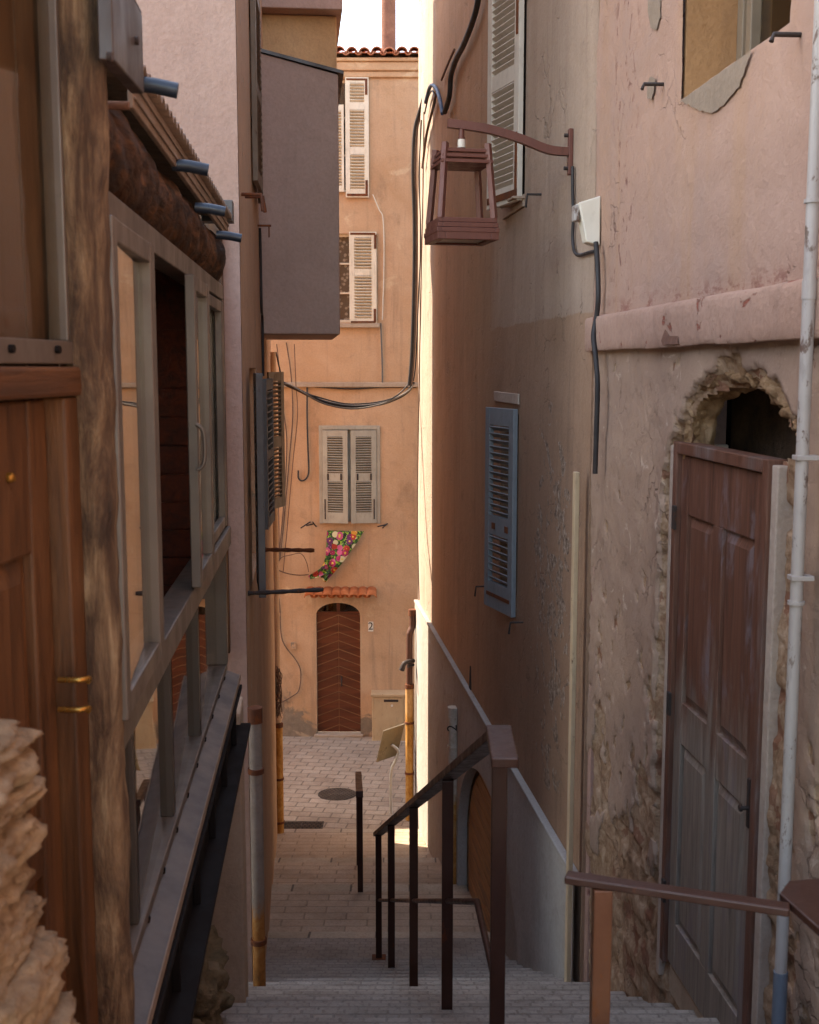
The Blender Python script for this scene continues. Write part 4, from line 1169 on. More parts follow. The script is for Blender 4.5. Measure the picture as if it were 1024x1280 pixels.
# frames: three rails + mullions
zT, zM1, zM0, zB = .395, -.775, -.865, -1.50
fr = MB()
fr.box(sFg, sN, -.045, .03, zT - .07, zT); fr.box(sFg, sN, -.045, .045, zM0, zM1); fr.box(sFg, sN, -.045, .015, zB, zB + .035)
fr.box(sFg, sFg + .05, -.045, .02, zB + .035, zM0); fr.box(sFg, sFg + .05, -.045, .03, zM1, zT - .07)
obj('window_frame', fr, M['alu'], an, bev=.004)
g = MB()
for y in (2.93, 3.68, 4.52):
    g.box(gy(y) - .014, gy(y) + .014, -.04, .002, zB + .035, zM0)
objs('mullion', g, M['alu_dark'], an, bev=.003)
def glass_pane(a, b, n, z0, z1, parent):
    """pane toed in a little at its far end"""
    d = .033 * (b - a)
    g = MB(); g.add([(a, n - d, z0), (b, n, z0), (b, n + .006, z0), (a, n - d + .006, z0), (a, n - d, z1), (b, n, z1), (b, n + .006, z1), (a, n - d + .006, z1)],
                    [(0, 3, 2, 1), (4, 5, 6, 7), (0, 1, 5, 4), (1, 2, 6, 5), (2, 3, 7, 6), (3, 0, 4, 7)])
    return obj('pane', g, M['glass'], parent)
bys = [5.63, 4.52, 3.68, 2.93, 2.5]
for k in range(4): glass_pane(gy(bys[k]) + (.019 if k else 0), gy(bys[k + 1]) - .019, -.002, zB + .035, zM0, an)
# sashes: each with stiles and a pane
def sash(y0, y1, n, near_wide=.05, far_wide=.07, label=None):
    g = MB(); a, b = gy(y1), gy(y0); d = .035
    g.box(a, a + far_wide, n, n + d, zM1 + .01, zT - .08); g.box(b - near_wide, b, n, n + d, zM1 + .01, zT - .08)
    g.box(a + far_wide, b - near_wide, n + .002, n + d - .002, zM1 + .01, zM1 + .06); g.box(a + far_wide, b - near_wide, n + .002, n + d - .002, zT - .13, zT - .08)
    o = obj('sash', g, M['alu'], an, label, bev=.004)
    glass_pane(a + far_wide, b - near_wide, n + .022, zM1 + .06, zT - .13, o)
    return o
sash(2.45, 3.05, .038, label='sliding sash pushed back, leaving the window open')
so = sash(4.0, 4.52, .038)
g = MB(); hz = (zM1 + zT) / 2 - .08; a = gy(4.0)
g.tube([(a + .03, .07, hz + .08), (a + .03, .095, hz + .05), (a + .03, .095, hz - .05), (a + .03, .07, hz - .08)], .007, 8, curve=5); obj('handle', g, M['alu'], so)
sash(4.55, 5.62, -.005, .05, .05)
# interior room
g = MB()
g.box(sFg - .0, sFg + .035, -2.6, -.10, -1.6, .7)
for k in range(17): g.box(sFg + .035, sFg + .05, -2.6, -.10, -1.6 + .137 * k, -1.6 + .137 * k + .128)
obj('plank_partition', g, M['darkwood'], an)
g = MB().box(sFg, gy(2.5), -2.7, -2.6, -1.6, .9); g.box(sFg, gy(2.5), -2.6, -.05, -1.66, -1.6); g.box(gy(2.5), gy(2.47), -2.7, -.25, -1.66, .9); g.box(sFg, gy(2.6), -2.6, -.1, .60, .64); obj('room_shell', g, M['darkwood'], an)
# sill and steel beam
g = MB(); g.add([(sFg, .0, zB - .0), (sFg, .075, zB - .03), (sFg, .075, zB - .055), (sFg, .0, zB - .05), (gy(2.42), .0, zB - .0), (gy(2.42), .075, zB - .03), (gy(2.42), .075, zB - .055), (gy(2.42), .0, zB - .05)],
      [(0, 1, 2, 3), (4, 7, 6, 5), (0, 4, 5, 1), (1, 5, 6, 2), (2, 6, 7, 3)])
so = obj('sill', g, M['slate'], an)
g = MB().box(sFg, gy(2.42), -.0 + .0755, .080, zB - .057, zB - .026); obj('sill_edge', g, M['fascia'], so)
g = MB()
for k in range(10): s = gy(2.7 + .31 * k); g.tube([(s, .012, zB - .004), (s, .014, zB + .012)], .007, 6)
objs('bolt', g, M['steel'], so)
g = MB(); z1 = zB - .085
g.box(sFg - .02, gy(2.42), .02, .085, z1 - .02, z1); g.box(sFg - .02, gy(2.42), .04, .055, z1 - .20, z1 - .02); g.box(sFg - .02, gy(2.42), .02, .125, z1 - .22, z1 - .20)
for k in range(6): s = gy(2.6 + .55 * k); g.box(s, s + .01, .055, .08, z1 - .20, z1 - .02)
obj('steel_beam', g, M['steel'], an, bev=.003)
g = MB().box(sFg, gy(2.42), -2.6, -.25, -3.6, -1.67); obj('underside_wall', g, M['dark'], an)
# roof sheet, fascia, tubes, end flashing
g = MB(); s0, s1 = sFg - .0, gy(2.86)
g.box(s0, s1, .045, .06, .615, .70)
for k in range(2): g.box(s0, s1, .06, .066, .635 + .035 * k, .643 + .035 * k)
fo = obj('fascia', g, M['fascia'], an, bev=.003)
g = MB(); g.add([(s0, .075, .705), (s1, .075, .705), (s1, -2.6, 1.02), (s0, -2.6, 1.02)], [(0, 1, 2, 3)])
def corr(a, b):
    n = .08 - 2.7 * b; return (s0 + (s1 - s0) * a, n, .712 + .12 * (.08 - n) + .012 * math.sin(a * 2 * math.pi * 34))
g = MB().grid(corr, 272, 2); r_ = obj('roof', g, M['fascia'], an); sm = r_.modifiers.new('t', 'SOLIDIFY'); sm.thickness = .006
for (u, v) in ((181, 115), (228, 214), (254, 266), (279, 299)):
    s, z = GW.hit(u, v, .075)
    g = MB(); g.tube([(s + .01, .046, z + .018), (s + .005, .10, z + .014), (s, .155, z + .004)], .019, 14); obj('gutter_arm', g, M['blue'], an)
g = MB(); a = GW.hit(170, 40, .085); b = GW.hit(128, 72, .085)
g.prism([(a[0], .625), (gy(2.36), .60), (gy(2.36), .80), (a[0], .80)], .07, .10)
g.box(a[0], gy(2.36), -.2, .10, .80, .806)
fo = obj('end_flashing', g, M['plate'], an, bev=.003)
g = MB()
for (u, v) in ((135, 71), (169, 51)): s, z = GW.hit(u, v, .10); g.tube([(s, .098, z), (s, .108, z)], .009, 10)
objs('bolt', g, M['iron'], fo)
g = MB(); s, z = GW.hit(156, 132, .05); g.tube([(s, .0, z), (s, .06, z)], .010, 8); obj('insulator', g, M['chim'], an)

# ------------------------------------------------------------------ TIMBER FRONTAGE
tf = thing('timber_frontage', 'brown timber frontage on the left with a log post and panelled door', 'shopfront', NW, (0, 0, -2.2))
def ny(y): return (2.39 - y) / abs(NW.d.y)
c = P(120, 640, 2.9)
pc = NW.loc(P(116, 560, 2.45))
k = 60
pts = [(pc.x + .004 * math.sin(i * .16), pc.y - .005 + .004 * math.sin(i * .13 + 1), -2.3 + 3.6 * i / k) for i in range(k + 1)]
obj('log_post', logtube(pts, .054, 48, 11, .10, 9.0), M['log'], tf)
# window above
a = NW.hit(79, 455); zr0, zr1 = NW.hit(40, 455)[1], NW.hit(40, 424)[1]
sR = NW.hit(80, 300)[0]
g = MB(); g.box(sR, sR + .022, -.03, .01, zr1, 1.6); g.box(sR, ny(1.2), -.03, .015, zr0, zr1); g.box(sR, ny(1.2), -.03, .01, 1.6, 1.66)
wo = obj('window', g, M['alu'], tf, bev=.003)
g = MB()
for (u, v) in ((12, 436), (70, 437)): s, z = NW.hit(u, v, .015); g.tube([(s, .014, z), (s, .024, z)], .008, 8)
objs('bolt', g, M['steel'], wo)
obj('pane', MB().box(sR + .022, ny(1.2), -.012, -.006, zr1, 1.6), M['glass_soft'], wo)
g = MB()
for k in range(9):
    s = sR - .05 + .16 * k; g.box(s, s + .152, -.06, -.04, -.2, 1.75)
obj('shutter_boards', g, M['palewood'], wo)
# lintel, jamb, door
zl0, zl1 = NW.hit(45, 497)[1], NW.hit(45, 457)[1]
sj0, sj1 = NW.hit(94, 700)[0], NW.hit(77, 700)[0]
g = MB(); g.box(sj0 - .01, ny(1.2), -.06, .03, zl0, zl1 - .002); obj('lintel', g, M['brownwood_h'], tf, bev=.008)
g = MB(); g.box(sj0, sj1, -.06, .02, -2.3, zl0 - .002); g.box(pc.x - .13, pc.x - .035, -.06, .0, -2.3, 1.7); objs('door_jamb', g, M['brownwood'], tf, bev=.006)
g = MB(); A = sj1 + .004; B = A + .80; T_ = zl0 - .006; st_ = .085
zr = [T_ - .30, -1.05, -1.75]
dn = -.02
g.box(A, A + st_, dn - .04, dn, -2.25, T_); g.box(B - st_, B, dn - .04, dn, -2.25, T_)
g.box(A + st_, B - st_, dn - .04, dn - .001, T_ - .30, T_)
g.box(A + st_, B - st_, dn - .04, dn - .001, -1.02, -.90); g.box(A + st_, B - st_, dn - .04, dn - .001, -2.25, -2.05)
g.box(A + st_ + .26, A + st_ + .33, dn - .04, dn - .0015, -.90, T_ - .30)
dd = obj('door', g, M['brownwood'], tf, bev=.006)
for (a, b, z0, z1) in ((A + st_, A + st_ + .26, -.90, T_ - .30), (A + st_ + .33, B - st_, -.90, T_ - .30), (A + st_, B - st_, -2.05, -1.02)):
    g = MB(); g.box(a, b, dn - .035, dn - .022, z0, z1); q = .05
    g.add([(a + .01, dn - .022, z0 + .01), (b - .01, dn - .022, z0 + .01), (b - .01, dn - .022, z1 - .01), (a + .01, dn - .022, z1 - .01),
           (a + q, dn - .006, z0 + q), (b - q, dn - .006, z0 + q), (b - q, dn - .006, z1 - q), (a + q, dn - .006, z1 - q)],
          [(0, 1, 5, 4), (1, 2, 6, 5), (2, 3, 7, 6), (3, 0, 4, 7), (4, 5, 6, 7)])
    obj('panel', g, M['brownwood'], dd)
g = MB()
for (u, v) in ((4, 601), (24, 597)): s, z = NW.hit(u, v, 0); g.blob((s, dn + .002, z), .011, u, 2, .1)
objs('stud', g, M['brass'], dd)
g = MB()
for v in (848, 885):
    s, z = NW.hit(88, v, .02); g.tube([(s + .012, .0, z), (s + .010, .045, z), (s - .012, .055, z - .002), (s - .016, .05, z - .012)], .006, 7, curve=4)
objs('hook', g, M['brass'], tf)
# stone pier at the left edge
g = MB(); g.smooth = True; rr = random.Random(11); k = 0
def rough_stone(c, w, d, h, seed):
    bm = bmesh.new(); bmesh.ops.create_cube(bm, size=2); bmesh.ops.subdivide_edges(bm, edges=bm.edges[:], cuts=17, use_grid_fill=True)
    vs = []
    for v in bm.verts:
        q = v.co.copy(); l = (abs(q.x) ** 5 + abs(q.y) ** 5 + abs(q.z) ** 5) ** .2; q = q / l
        o_ = Vector((seed * 1.7, seed * .6, seed))
        lo_ = noise.fractal(q * .9 + o_, .9, 2, 3); strat = noise.fractal(Vector((q.x * .8, q.y * .8, q.z * 4 + q.x * .8)) + o_, .8, 2, 4)
        hi_ = noise.fractal(q * 4.5 + o_, .7, 2.1, 4); r_ = abs(noise.fractal(q * 2.2 + o_ * 2, .8, 2, 3))
        m_ = 1 + .20 * lo_ + .10 * strat + .05 * hi_ - .18 * r_
        vs.append(Vector(c) + Vector((q.x * w * m_, q.y * d * m_, q.z * h * (1 + .16 * lo_ + .05 * hi_ - .08 * r_))))
    fs = [[v.index for v in f.verts] for f in bm.faces]; bm.free(); g.add(vs, fs)
z = -.555; row = 0
for h, xr, parts in ((.10, -.515, (.16, .2)), (.055, -.505, (.11, .2)), (.135, -.495, (.13, .16, .2)), (.07, -.500, (.09, .17)), (.115, -.475, (.10, .14, .2)), (.06, -.445, (.06, .13, .2)), (.16, -.43, (.12, .18)), (.14, -.42, (.14, .2)), (.16, -.41, (.16, .2))):
    x = xr - .10
    for w in parts:
        k += 1; rough_stone((x - w, 1.66 + .03 * rr.random(), z - h / 2), w * 1.08, .17, h * .60, k * 3.7); x -= 2 * w
    z -= h
g.box(-1.5, -.62, 1.60, 1.75, -1.9, -.62)
obj('stone_pier', g, M['wallstone'], label='low pale rubble stone wall end in the bottom left corner', cat='stone wall')

# ------------------------------------------------------------------ RAILINGS
def rx(y): return .305 - .1 * (y - 3.8)
def top_z(y): return -1.225 - .4775 * (y - 3.8)
cr = thing('stair_railing', 'brown steel handrail running down the middle of the steps on five posts', 'railing', None, (rx(6.6), 6.6, stair_z(6.6)))
ys = [9.5, 8.2, 6.6, 5.1, 3.8]
for y in ys:
    g = MB(); x = rx(y); z0 = stair_z(y) - .02; z1 = top_z(y) - .018
    g.box(x - .026, x + .026, y - .018, y + .018, z0, z1)
    p_ = obj('post', g, M['rail'], cr, bev=.003)
    g = MB().box(x - .06, x + .06, y - .05, y + .05, z0 + .02, z0 + .03); obj('base_plate', g, M['rust'], p_)
g = MB(); g.bar((rx(9.62), 9.62, top_z(9.62)), (rx(3.76), 3.76, top_z(3.76)), .075, .036)
x, y, z = rx(3.76), 3.76, top_z(3.76)
ex = P(641, 939, 3.48)
g.bar((x - .01, y + .015, z + .002), (ex.x - .025, 3.46, z - .006), .085, .034)
obj('handrail', g, M['rail'], cr, bev=.005)
g = MB(); o = -.60
g.tube([(rx(9.5), 9.5, top_z(9.5) + o), (rx(6.6), 6.6, top_z(6.6) + o), (rx(4.25), 4.25, top_z(4.25) + o), (rx(3.8), 3.83, top_z(4.2) + o - .14)], .013, 8); obj('middle_rail', g, M['rail'], cr)
# short lower rail seen end on
lr = thing('stair_railing', 'short dark handrail seen end on in the middle of the lower steps', 'railing', None, (-.5, 12.2, stair_z(12.2)))
e0 = P(450, 990, 11.6)
xa = e0.x; zt = e0.z
dz = (stair_z(13.1) - stair_z(11.6)) / 1.5
for y in (11.6, 13.0):
    x = xa - .055 * (y - 11.6) ; z0 = stair_z(y) - .02
    g = MB().box(x - .028, x + .028, y - .02, y + .02, z0, zt + dz * (y - 11.6) - .02); obj('post', g, M['rail'], lr, bev=.003)
g = MB().bar((xa, 11.5, zt - .012 - dz * .1), (xa - .055 * 1.55, 13.15, zt - .012 + dz * 1.55), .075, .07); obj('handrail', g, M['rail'], lr, bev=.006)
# near right railing
yr = 2.6
a = P(707, 1124, yr + .05); b = P(982, 1108, yr - .12); c2 = P(1090, 1160, 1.95)
zr_ = (a.z + b.z) / 2
nr = thing('landing_railing', 'worn brown handrail with one square post in the bottom right corner', 'railing', None, (P(750, 1200, yr).x, yr, -2.0))
g = MB(); g.bar((a.x, a.y, zr_), (b.x + .012, b.y, zr_), .04, .020); 
def atz(u, v, z_): r_ = ray(u, v); return r_ * (z_ / r_.z)
pl4 = [atz(974, 1121, zr_), atz(1100, 1235, zr_), atz(1100, 1096, zr_), atz(986, 1105, zr_)]
g.add([p + Vector((0, 0, .0095)) for p in pl4] + [p - Vector((0, 0, .0105)) for p in pl4], [(0, 1, 2, 3), (7, 6, 5, 4), (0, 4, 5, 1), (1, 5, 6, 2), (2, 6, 7, 3), (3, 7, 4, 0)])
obj('handrail', g, M['rail'], nr, bev=.004)
px = P(751, 1200, yr + .02).x
g = MB().box(px - .022, px + .022, yr - .02 + .02, yr + .02 + .02, -2.0, zr_ - .012); obj('post', g, M['railnear'], nr, bev=.003)

# ------------------------------------------------------------------ WALL LANTERN
s, z = MW.hit(716, 190); lt = thing('wall_lantern', 'oxide red square lantern hanging from a curved bracket on the brown house', 'lantern', MW, (s, 0, z - .12))
g = MB().box(s - .022, s + .022, .002, .03, z - .14, z + .14); pl = obj('wall_plate', g, M['lamp'], lt, bev=.004)
g = MB()
for dz_ in (-.10, .10): g.tube([(s, .03, z + dz_), (s, .055, z + dz_)], .012, 8)
objs('bolt', g, M['iron'], pl)
e = MW.loc(P(560, 154, MW.pt(s, .8, 0).y)); arm = MB()
pts = catmull([Vector((s, .03, z)), Vector((s, .16, z + .012)), Vector((s, .34, z + .075)), Vector((s, .54, e.z - .03)), Vector((s, e.y, e.z))], 8)
for i in range(len(pts) - 1): arm.bar(pts[i], pts[i + 1] + (pts[i + 1] - pts[i]) * .06, .045, .05)
obj('arm', arm, M['lamp'], lt)
hc = MW.loc(P(577, 170, MW.pt(s, .7, 0).y)); hz = hc.z
g = MB().tube([(s, hc.y, hz + .06), (s, hc.y, hz - .01)], .018, 12); g.tube([(s, hc.y, hz - .01), (s, hc.y, hz - .075)], .022, 12)
obj('hanger', g, M['lamp'], lt)
g = MB().tube([(s, hc.y, hz - .022), (s, hc.y, hz - .07)], .024, 14); obj('bulb_socket', g, M['cream_pl'], lt)
zt = P(577, 186, 7.4).z; zt2 = P(577, 207, 7.4).z; zb1 = P(577, 275, 7.4).z; zb0 = P(577, 303, 7.4).z
RZ = Matrix.Translation((s, hc.y, 0)) @ Matrix.Rotation(R(5), 4, 'Z')
def sq(h): return [(-h, -h), (h, -h), (h, h), (-h, h)]
ht, hb = .128, .172
g = MB(RZ)
for k in range(3): zz = zt - .03 - k * .033; q = ht + .018 + .008 * k; g.box(-q, q, -q, q, zz - .012, zz + .008)
g.box(-ht, ht, -ht, ht, zt2, zt - .02)
obj('top_frame', g, M['lamp'], lt, bev=.003)
for (a_, b_) in sq(1):
    g = MB(RZ); g.bar((a_ * (ht + .005), b_ * (ht + .005), zt + .012), (a_ * (hb - .005), b_ * (hb - .005), zb1 - .01), .034, .034); obj('corner_bar', g, M['lamp'], lt, bev=.003)
g = MB(RZ); q = hb + .0
H = zb1 - zb0
for k in range(3):
    zz = zb1 - .022 - .03 * k; qq = hb + .012 + .006 * k
    for (x0, x1, y0, y1) in ((-qq, qq, -qq, -qq + .03), (-qq, qq, qq - .03, qq), (-qq, -qq + .03, -qq + .03, qq - .03), (qq - .03, qq, -qq + .03, qq - .03)): g.box(x0, x1, y0, y1, zz - .012, zz + .016)
q = hb + .02
for (x0, x1, y0, y1) in ((-q, q, -q, -q + .05), (-q, q, q - .05, q), (-q, -q + .05, -q + .05, q - .05), (q - .05, q, -q + .05, q - .05)): g.box(x0, x1, y0, y1, zb0, zb0 + .05)
obj('bottom_frame', g, M['lamp'], lt, bev=.003)
m = NT('frosted_glass'); m.done('#8f8a82', .3); 
obj('diffuser', MB(RZ).box(-q + .045, q - .045, -q + .045, q - .045, zb0 + .012, zb0 + .02), m.mat, lt)

# ------------------------------------------------------------------ PIPES, BOXES, CABLES
def pipe(name, base, top, r, mat, label, collars=(), cm=None, cat='drainpipe', group=None):
    o = thing(name, label, cat, None, tuple(base), group=group)
    g = MB(); b, t = Vector(base), Vector(top); g.tube([b, b.lerp(t, .33), b.lerp(t, .66), t], r, 16); obj('pipe', g, mat, o)
    for (f, h, k) in collars:
        g = MB(); c_ = b.lerp(t, f); d = (t - b).normalized(); g.tube([c_ - d * h / 2, c_ + d * h / 2], r * k, 16); obj('collar', g, cm or mat, o)
    return o
# left: grey pipe with rusty foot, yellow pipe at the street corner
sq_, _z = LW.hit(321, 1020, .06); q_ = LW.pt(sq_, .06, 0); yq = q_.y; b = Vector((q_.x, yq, 0)); t = P(322, 888, yq); print('pipe', q_)
pipe('drainpipe', (b.x, yq, stair_z(yq)), (b.x, yq, t.z), .038, M['pipe_grey'], 'grey drainpipe with rusty orange foot at the left wall', [(.985, .09, 1.15), (.80, .03, 1.25), (.22, .03, 1.25)], M['rust'])
b = P(350, 1031, 15.0); t = P(348, 905, 15.0)
pipe('drainpipe', (b.x, 15.0, stair_z(15.0)), (b.x, 15.0, t.z), .055, M['pipe_rust'], 'rusty yellow drainpipe at the far left corner of the alley', [(.99, .05, 1.15), (.5, .03, 1.2), (.1, .03, 1.2)], M['rust'])
t2 = P(347, 440, 15.0)
pipe('drainpipe', (b.x - .01, 15.0, t.z + .02), (b.x - .01, 15.0, t2.z), .045, M['facade'], 'thin ochre painted pipe above the yellow one on the left corner', [(.3, .03, 1.2), (.7, .03, 1.2)], M['facade'])
# right street corner: rusty orange lower pipe with brown bent pipe above
yR = 15.62
b = P(512, 1037, yR); t = P(512.5, 855, yR)
pipe('drainpipe', (b.x, yR, stair_z(yR)), (b.x, yR, t.z), .056, M['pipe_rust'], 'rusty orange drainpipe at the right street corner', [(.985, .06, 1.12), (.72, .03, 1.18), (.35, .03, 1.18)], M['rust'])
o = thing('drainpipe', 'brown bent pipe above the rusty orange drainpipe', 'drainpipe', None, (b.x, yR, t.z))
g = MB().tube([(b.x, yR, t.z + .01), (b.x, yR, P(513, 800, yR).z), (b.x + .01, yR, P(513, 790, yR).z), (b.x + .04, yR + .02, P(516, 782, yR).z), (b.x + .045, yR + .02, P(516, 762, yR).z)], .045, 14, curve=5); obj('pipe', g, M['pipe_dark'], o)
g = MB().tube([(b.x + .045, yR + .02, P(516, 770, yR).z), (b.x + .045, yR + .02, P(516, 762, yR).z)], .06, 14); obj('collar', g, M['rust'], o)
# black fountain spout / lamp arm
o = MB(); q = [P(517, 826, yR), P(510, 827, yR - .1), P(505, 830, yR - .15), P(502, 838, yR - .16)]
o.tube(q, [.03, .03, .035, .04], 10, curve=4); o.tube([P(517, 831, yR), P(510, 833, yR - .1)], .02, 8)
obj('water_spout', o, M['iron'], label='black iron spout on the right street corner', cat='spout')
# white pipe by the cellar arch, with painted number
b = P(571, 1128, 11.95); yy = 11.9; mwx = 1.08 - .11 * (yy - 6.95)
xw = mwx - .07
t = P(571, 886, yy)
wp = pipe('drainpipe', (xw, yy, stair_z(yy)), (xw, yy, t.z), .055, M['pipe_white'], 'flaking white drainpipe beside the cellar arch', [(.985, .10, 1.15), (.80, .03, 1.2), (.42, .03, 1.2)], M['pipe_white'])
q = text_part('numeral', '2', .15, wp, (xw - .012, yy - .0575, P(571, 908, yy).z), M['iron'], (R(90), R(-90), 0))
# near right white pipe
pp0 = P(979, 1215, 3.9); pp1 = P(1022, 190, 3.9)
sp0 = PW.hit(985, 1100, .06)
yP = PW.pt(PW.hit(1000, 640, .06)[0], .06, 0).y
b = P(978, 1215, yP); t = P(1029, 60, yP)
wp = pipe('drainpipe', (P(1000, 640, yP).x, yP, b.z), (P(1000, 640, yP).x, yP, 2.6), .021, M['white_pvc'], 'thin white pipe up the pink house at the right edge', [(.28, .012, 1.35), (.5, .06, 1.12), (.56, .012, 1.35)], M['white_pvc'])
xx = P(1000, 640, yP).x
g = MB()
for zf in (P(1000, 572, yP).z, P(1000, 722, yP).z): g.box(xx - .026, xx + .05, yP - .026, yP + .026, zf - .008, zf + .008)
objs('clip', g, M['white_pvc'], wp, bev=.002)
g = MB().tube([(xx, yP, b.z + .002), (xx, yP, stair_z(yP) - .02)], .025, 14); obj('foot', g, M['pvc_grey'], wp)
# beige conduit strip in the corner
a = MW.hit(741, 593, .02); b = MW.hit(711, 1222, .02)
ss = (a[0] + b[0]) / 2
g = MB().box(ss - .028, ss + .028, .058, .088, stair_z(7.05), a[1])
obj('conduit', world_of(MW, g), M['conduit'], label='beige cable conduit standing in the corner between the two right houses', cat='conduit', bev=.005)
# white junction box
c_ = MW.hit(742, 277, .03)
jb = thing('junction_box', 'white plastic meter box high on the corner right of the lantern', 'junction box', MW, (c_[0], .0, c_[1] - .14))
g = MB(); g.add([(c_[0] - .05, .002, c_[1] - .14), (c_[0] + .06, .002, c_[1] - .14), (c_[0] + .06, .002, c_[1] + .14), (c_[0] - .05, .002, c_[1] + .14),
                 (c_[0] - .045, .08, c_[1] - .12), (c_[0] + .055, .08, c_[1] - .12), (c_[0] + .055, .13, c_[1] + .10), (c_[0] - .045, .13, c_[1] + .10)],
                [(0, 1, 2, 3), (4, 7, 6, 5), (0, 4, 5, 1), (1, 5, 6, 2), (2, 6, 7, 3), (3, 7, 4, 0)])
obj('body', g, M['cream_pl'], jb, bev=.008)
g = MB().box(c_[0] - .03, c_[0] + .04, .12, .15, c_[1] - .0, c_[1] + .09); obj('lid', g, M['white_pvc'], jb, bev=.006)

def cable(name, pts, r, mat, label, curve=5, group=None, seg=7):
    g = MB(); pts = [Vector(p) for p in pts]
    g.tube(pts, r, seg, curve=curve)
    return obj(name, g, mat, label=label, cat='cable', group=group)
def onw(W, l, n=.02): return [W.pt(W.hit(u, v, n)[0], n, W.hit(u, v, n)[1]) for u, v in l]
cable('cable', onw(MW, [(716, 208), (716, 240), (717, 270), (716, 295), (718, 314), (724, 319), (735, 316), (744, 314)]), .011, M['cable'], 'dark cable running down from the lantern plate to the white box')
p1 = onw(MW, [(745, 303), (747, 330), (748, 370), (746, 395)], .04); p2 = onw(MW, [(742, 420), (745, 450), (747, 480), (746, 530), (744, 592)], .06)
cable('cable', p1 + p2, .015, M['cable'], 'black cable down the corner from the white box to the beige conduit')
# bundle over the street and up the corner
yb = 15.5
mid1 = [P(352, 478, 15.2), P(362, 482, 15.25), P(380, 491, 15.3), P(405, 502, 15.4), P(440, 508, 15.45), P(475, 505, 15.5), P(500, 496, 15.55), P(512, 487, 15.6), P(517, 478, 15.65)]
cable('cable', mid1, .022, M['cable'], 'thick black cable sagging across the end of the alley', seg=8)
cable('cable', [p + Vector((0, -.03, .02 * math.sin(i * 1.3) - .012)) for i, p in enumerate(mid1)], .012, M['cable2'], 'thinner grey cable twisted along the thick sagging one')
cable('cable', [P(345, 440, 15.2), P(352, 470, 15.2), P(358, 482, 15.3), P(400, 497, 15.35), P(440, 505, 15.4), P(490, 498, 15.5), P(516, 474, 15.65)], .010, M['cable'], 'slack thin cable just above the sagging bundle')
up = [P(516, 482, 15.6), P(519, 450, 15.6), P(521, 400, 15.6), P(522.5, 330, 15.6), P(522.5, 270, 15.6), P(521, 215, 15.6), P(523, 165, 15.6), P(530, 138, 15.5), P(538, 112, 15.2)]
cable('cable', [p + Vector((-.05, -.03, 0)) for p in up], .024, M['cable'], 'black cable bundle climbing the right street corner')
cable('cable', [p + Vector((-.015, -.05, .03 * math.sin(i))) for i, p in enumerate(up)], .011, M['wire'], 'thin brown wire beside the climbing bundle')
cable('cable', onw(MW, [(532, 128), (538, 108), (545, 110), (550, 125), (553, 142)], .05), .022, M['bluecable'], 'blue grey loop of cable at the top of the climbing bundle')
cable('cable', onw(MW, [(556, 140), (562, 120), (564, 95), (570, 75), (580, 55), (590, 30), (597, 5), (600, -25)], .05), .028, M['cable'], 'thick black cable rising to the roof left of the white shutter')
cable('cable', onw(MW, [(552, 100), (560, 80), (568, 62)], .03), .012, M['wire'], 'short rusty wire stub left of the thick rising cable')
# facade wires
def onf(l, n=.03): return onw(FW, l, n)
cable('cable', onf([(384, 482), (384, 520), (385, 560), (386, 588), (383, 598), (377, 601), (373, 597), (373, 588)]), .014, M['cable'], 'dark hook shaped cable end hanging on the far wall')
cable('cable', onf([(350, 480), (400, 484), (440, 486), (480, 484), (520, 484)]), .012, M['cable'], 'thin cable clipped along the string course of the far house')
cable('cable', onf([(476, 404), (477, 430), (478, 460), (478, 482)]), .014, M['cable2'], 'grey cable dropping from the lace window to the string course')
cable('cable', onf([(466, 243), (474, 262), (479, 275), (480, 330), (478, 400)]), .009, M['cream_pl'], 'pale cord down the wall between the two upper shutters')
cable('cable', onf([(358, 428), (364, 470), (366, 520), (362, 570), (356, 640), (350, 700)]), .010, M['wire'], 'thin brown wire down the left edge of the far wall')
cable('cable', onf([(352, 500), (358, 540), (358, 580), (354, 640), (347, 720), (350, 760), (353, 800), (370, 825), (376, 840), (374, 862), (366, 870), (352, 878)]), .010, M['wire'], 'long loose wire looping beside the left corner')
cable('cable', onf([(346, 712), (360, 717), (375, 719), (386, 718)], .14), .010, M['wire'], 'washing wire from the left wall to the flowered cloth')
cable('cable', [LW.pt(*(lambda q: (q[0], .02, q[1]))(LW.hit(u, v, .02))) for u, v in ((325, 285), (326, 330), (327, 385), (328, 400), (329, 470))], .013, M['cable'], 'black cable down the left wall under the mauve bay')
for lab, l, r_, m_ in (
    ('thin dark wire hanging in front of the taupe shutter', [(346, 430), (350, 470), (352, 520), (348, 600), (349, 680), (346, 730)], .009, 'wire'),
    ('slack wire along the left edge of the far wall ending at the washing wire', [(368, 430), (370, 480), (372, 520), (366, 580), (360, 650), (354, 716)], .008, 'wire'),
    ('pale wire following the corner pipe down to the tangle', [(344, 650), (346, 700), (345, 760), (348, 820), (350, 870)], .009, 'cable2'),
    ('looped wire between the two bars on the left wall', [(347, 705), (352, 697), (362, 694), (376, 692), (383, 702), (386, 715)], .007, 'wire')):
    cable('cable', onf(l, .25), r_, M[m_], lab)
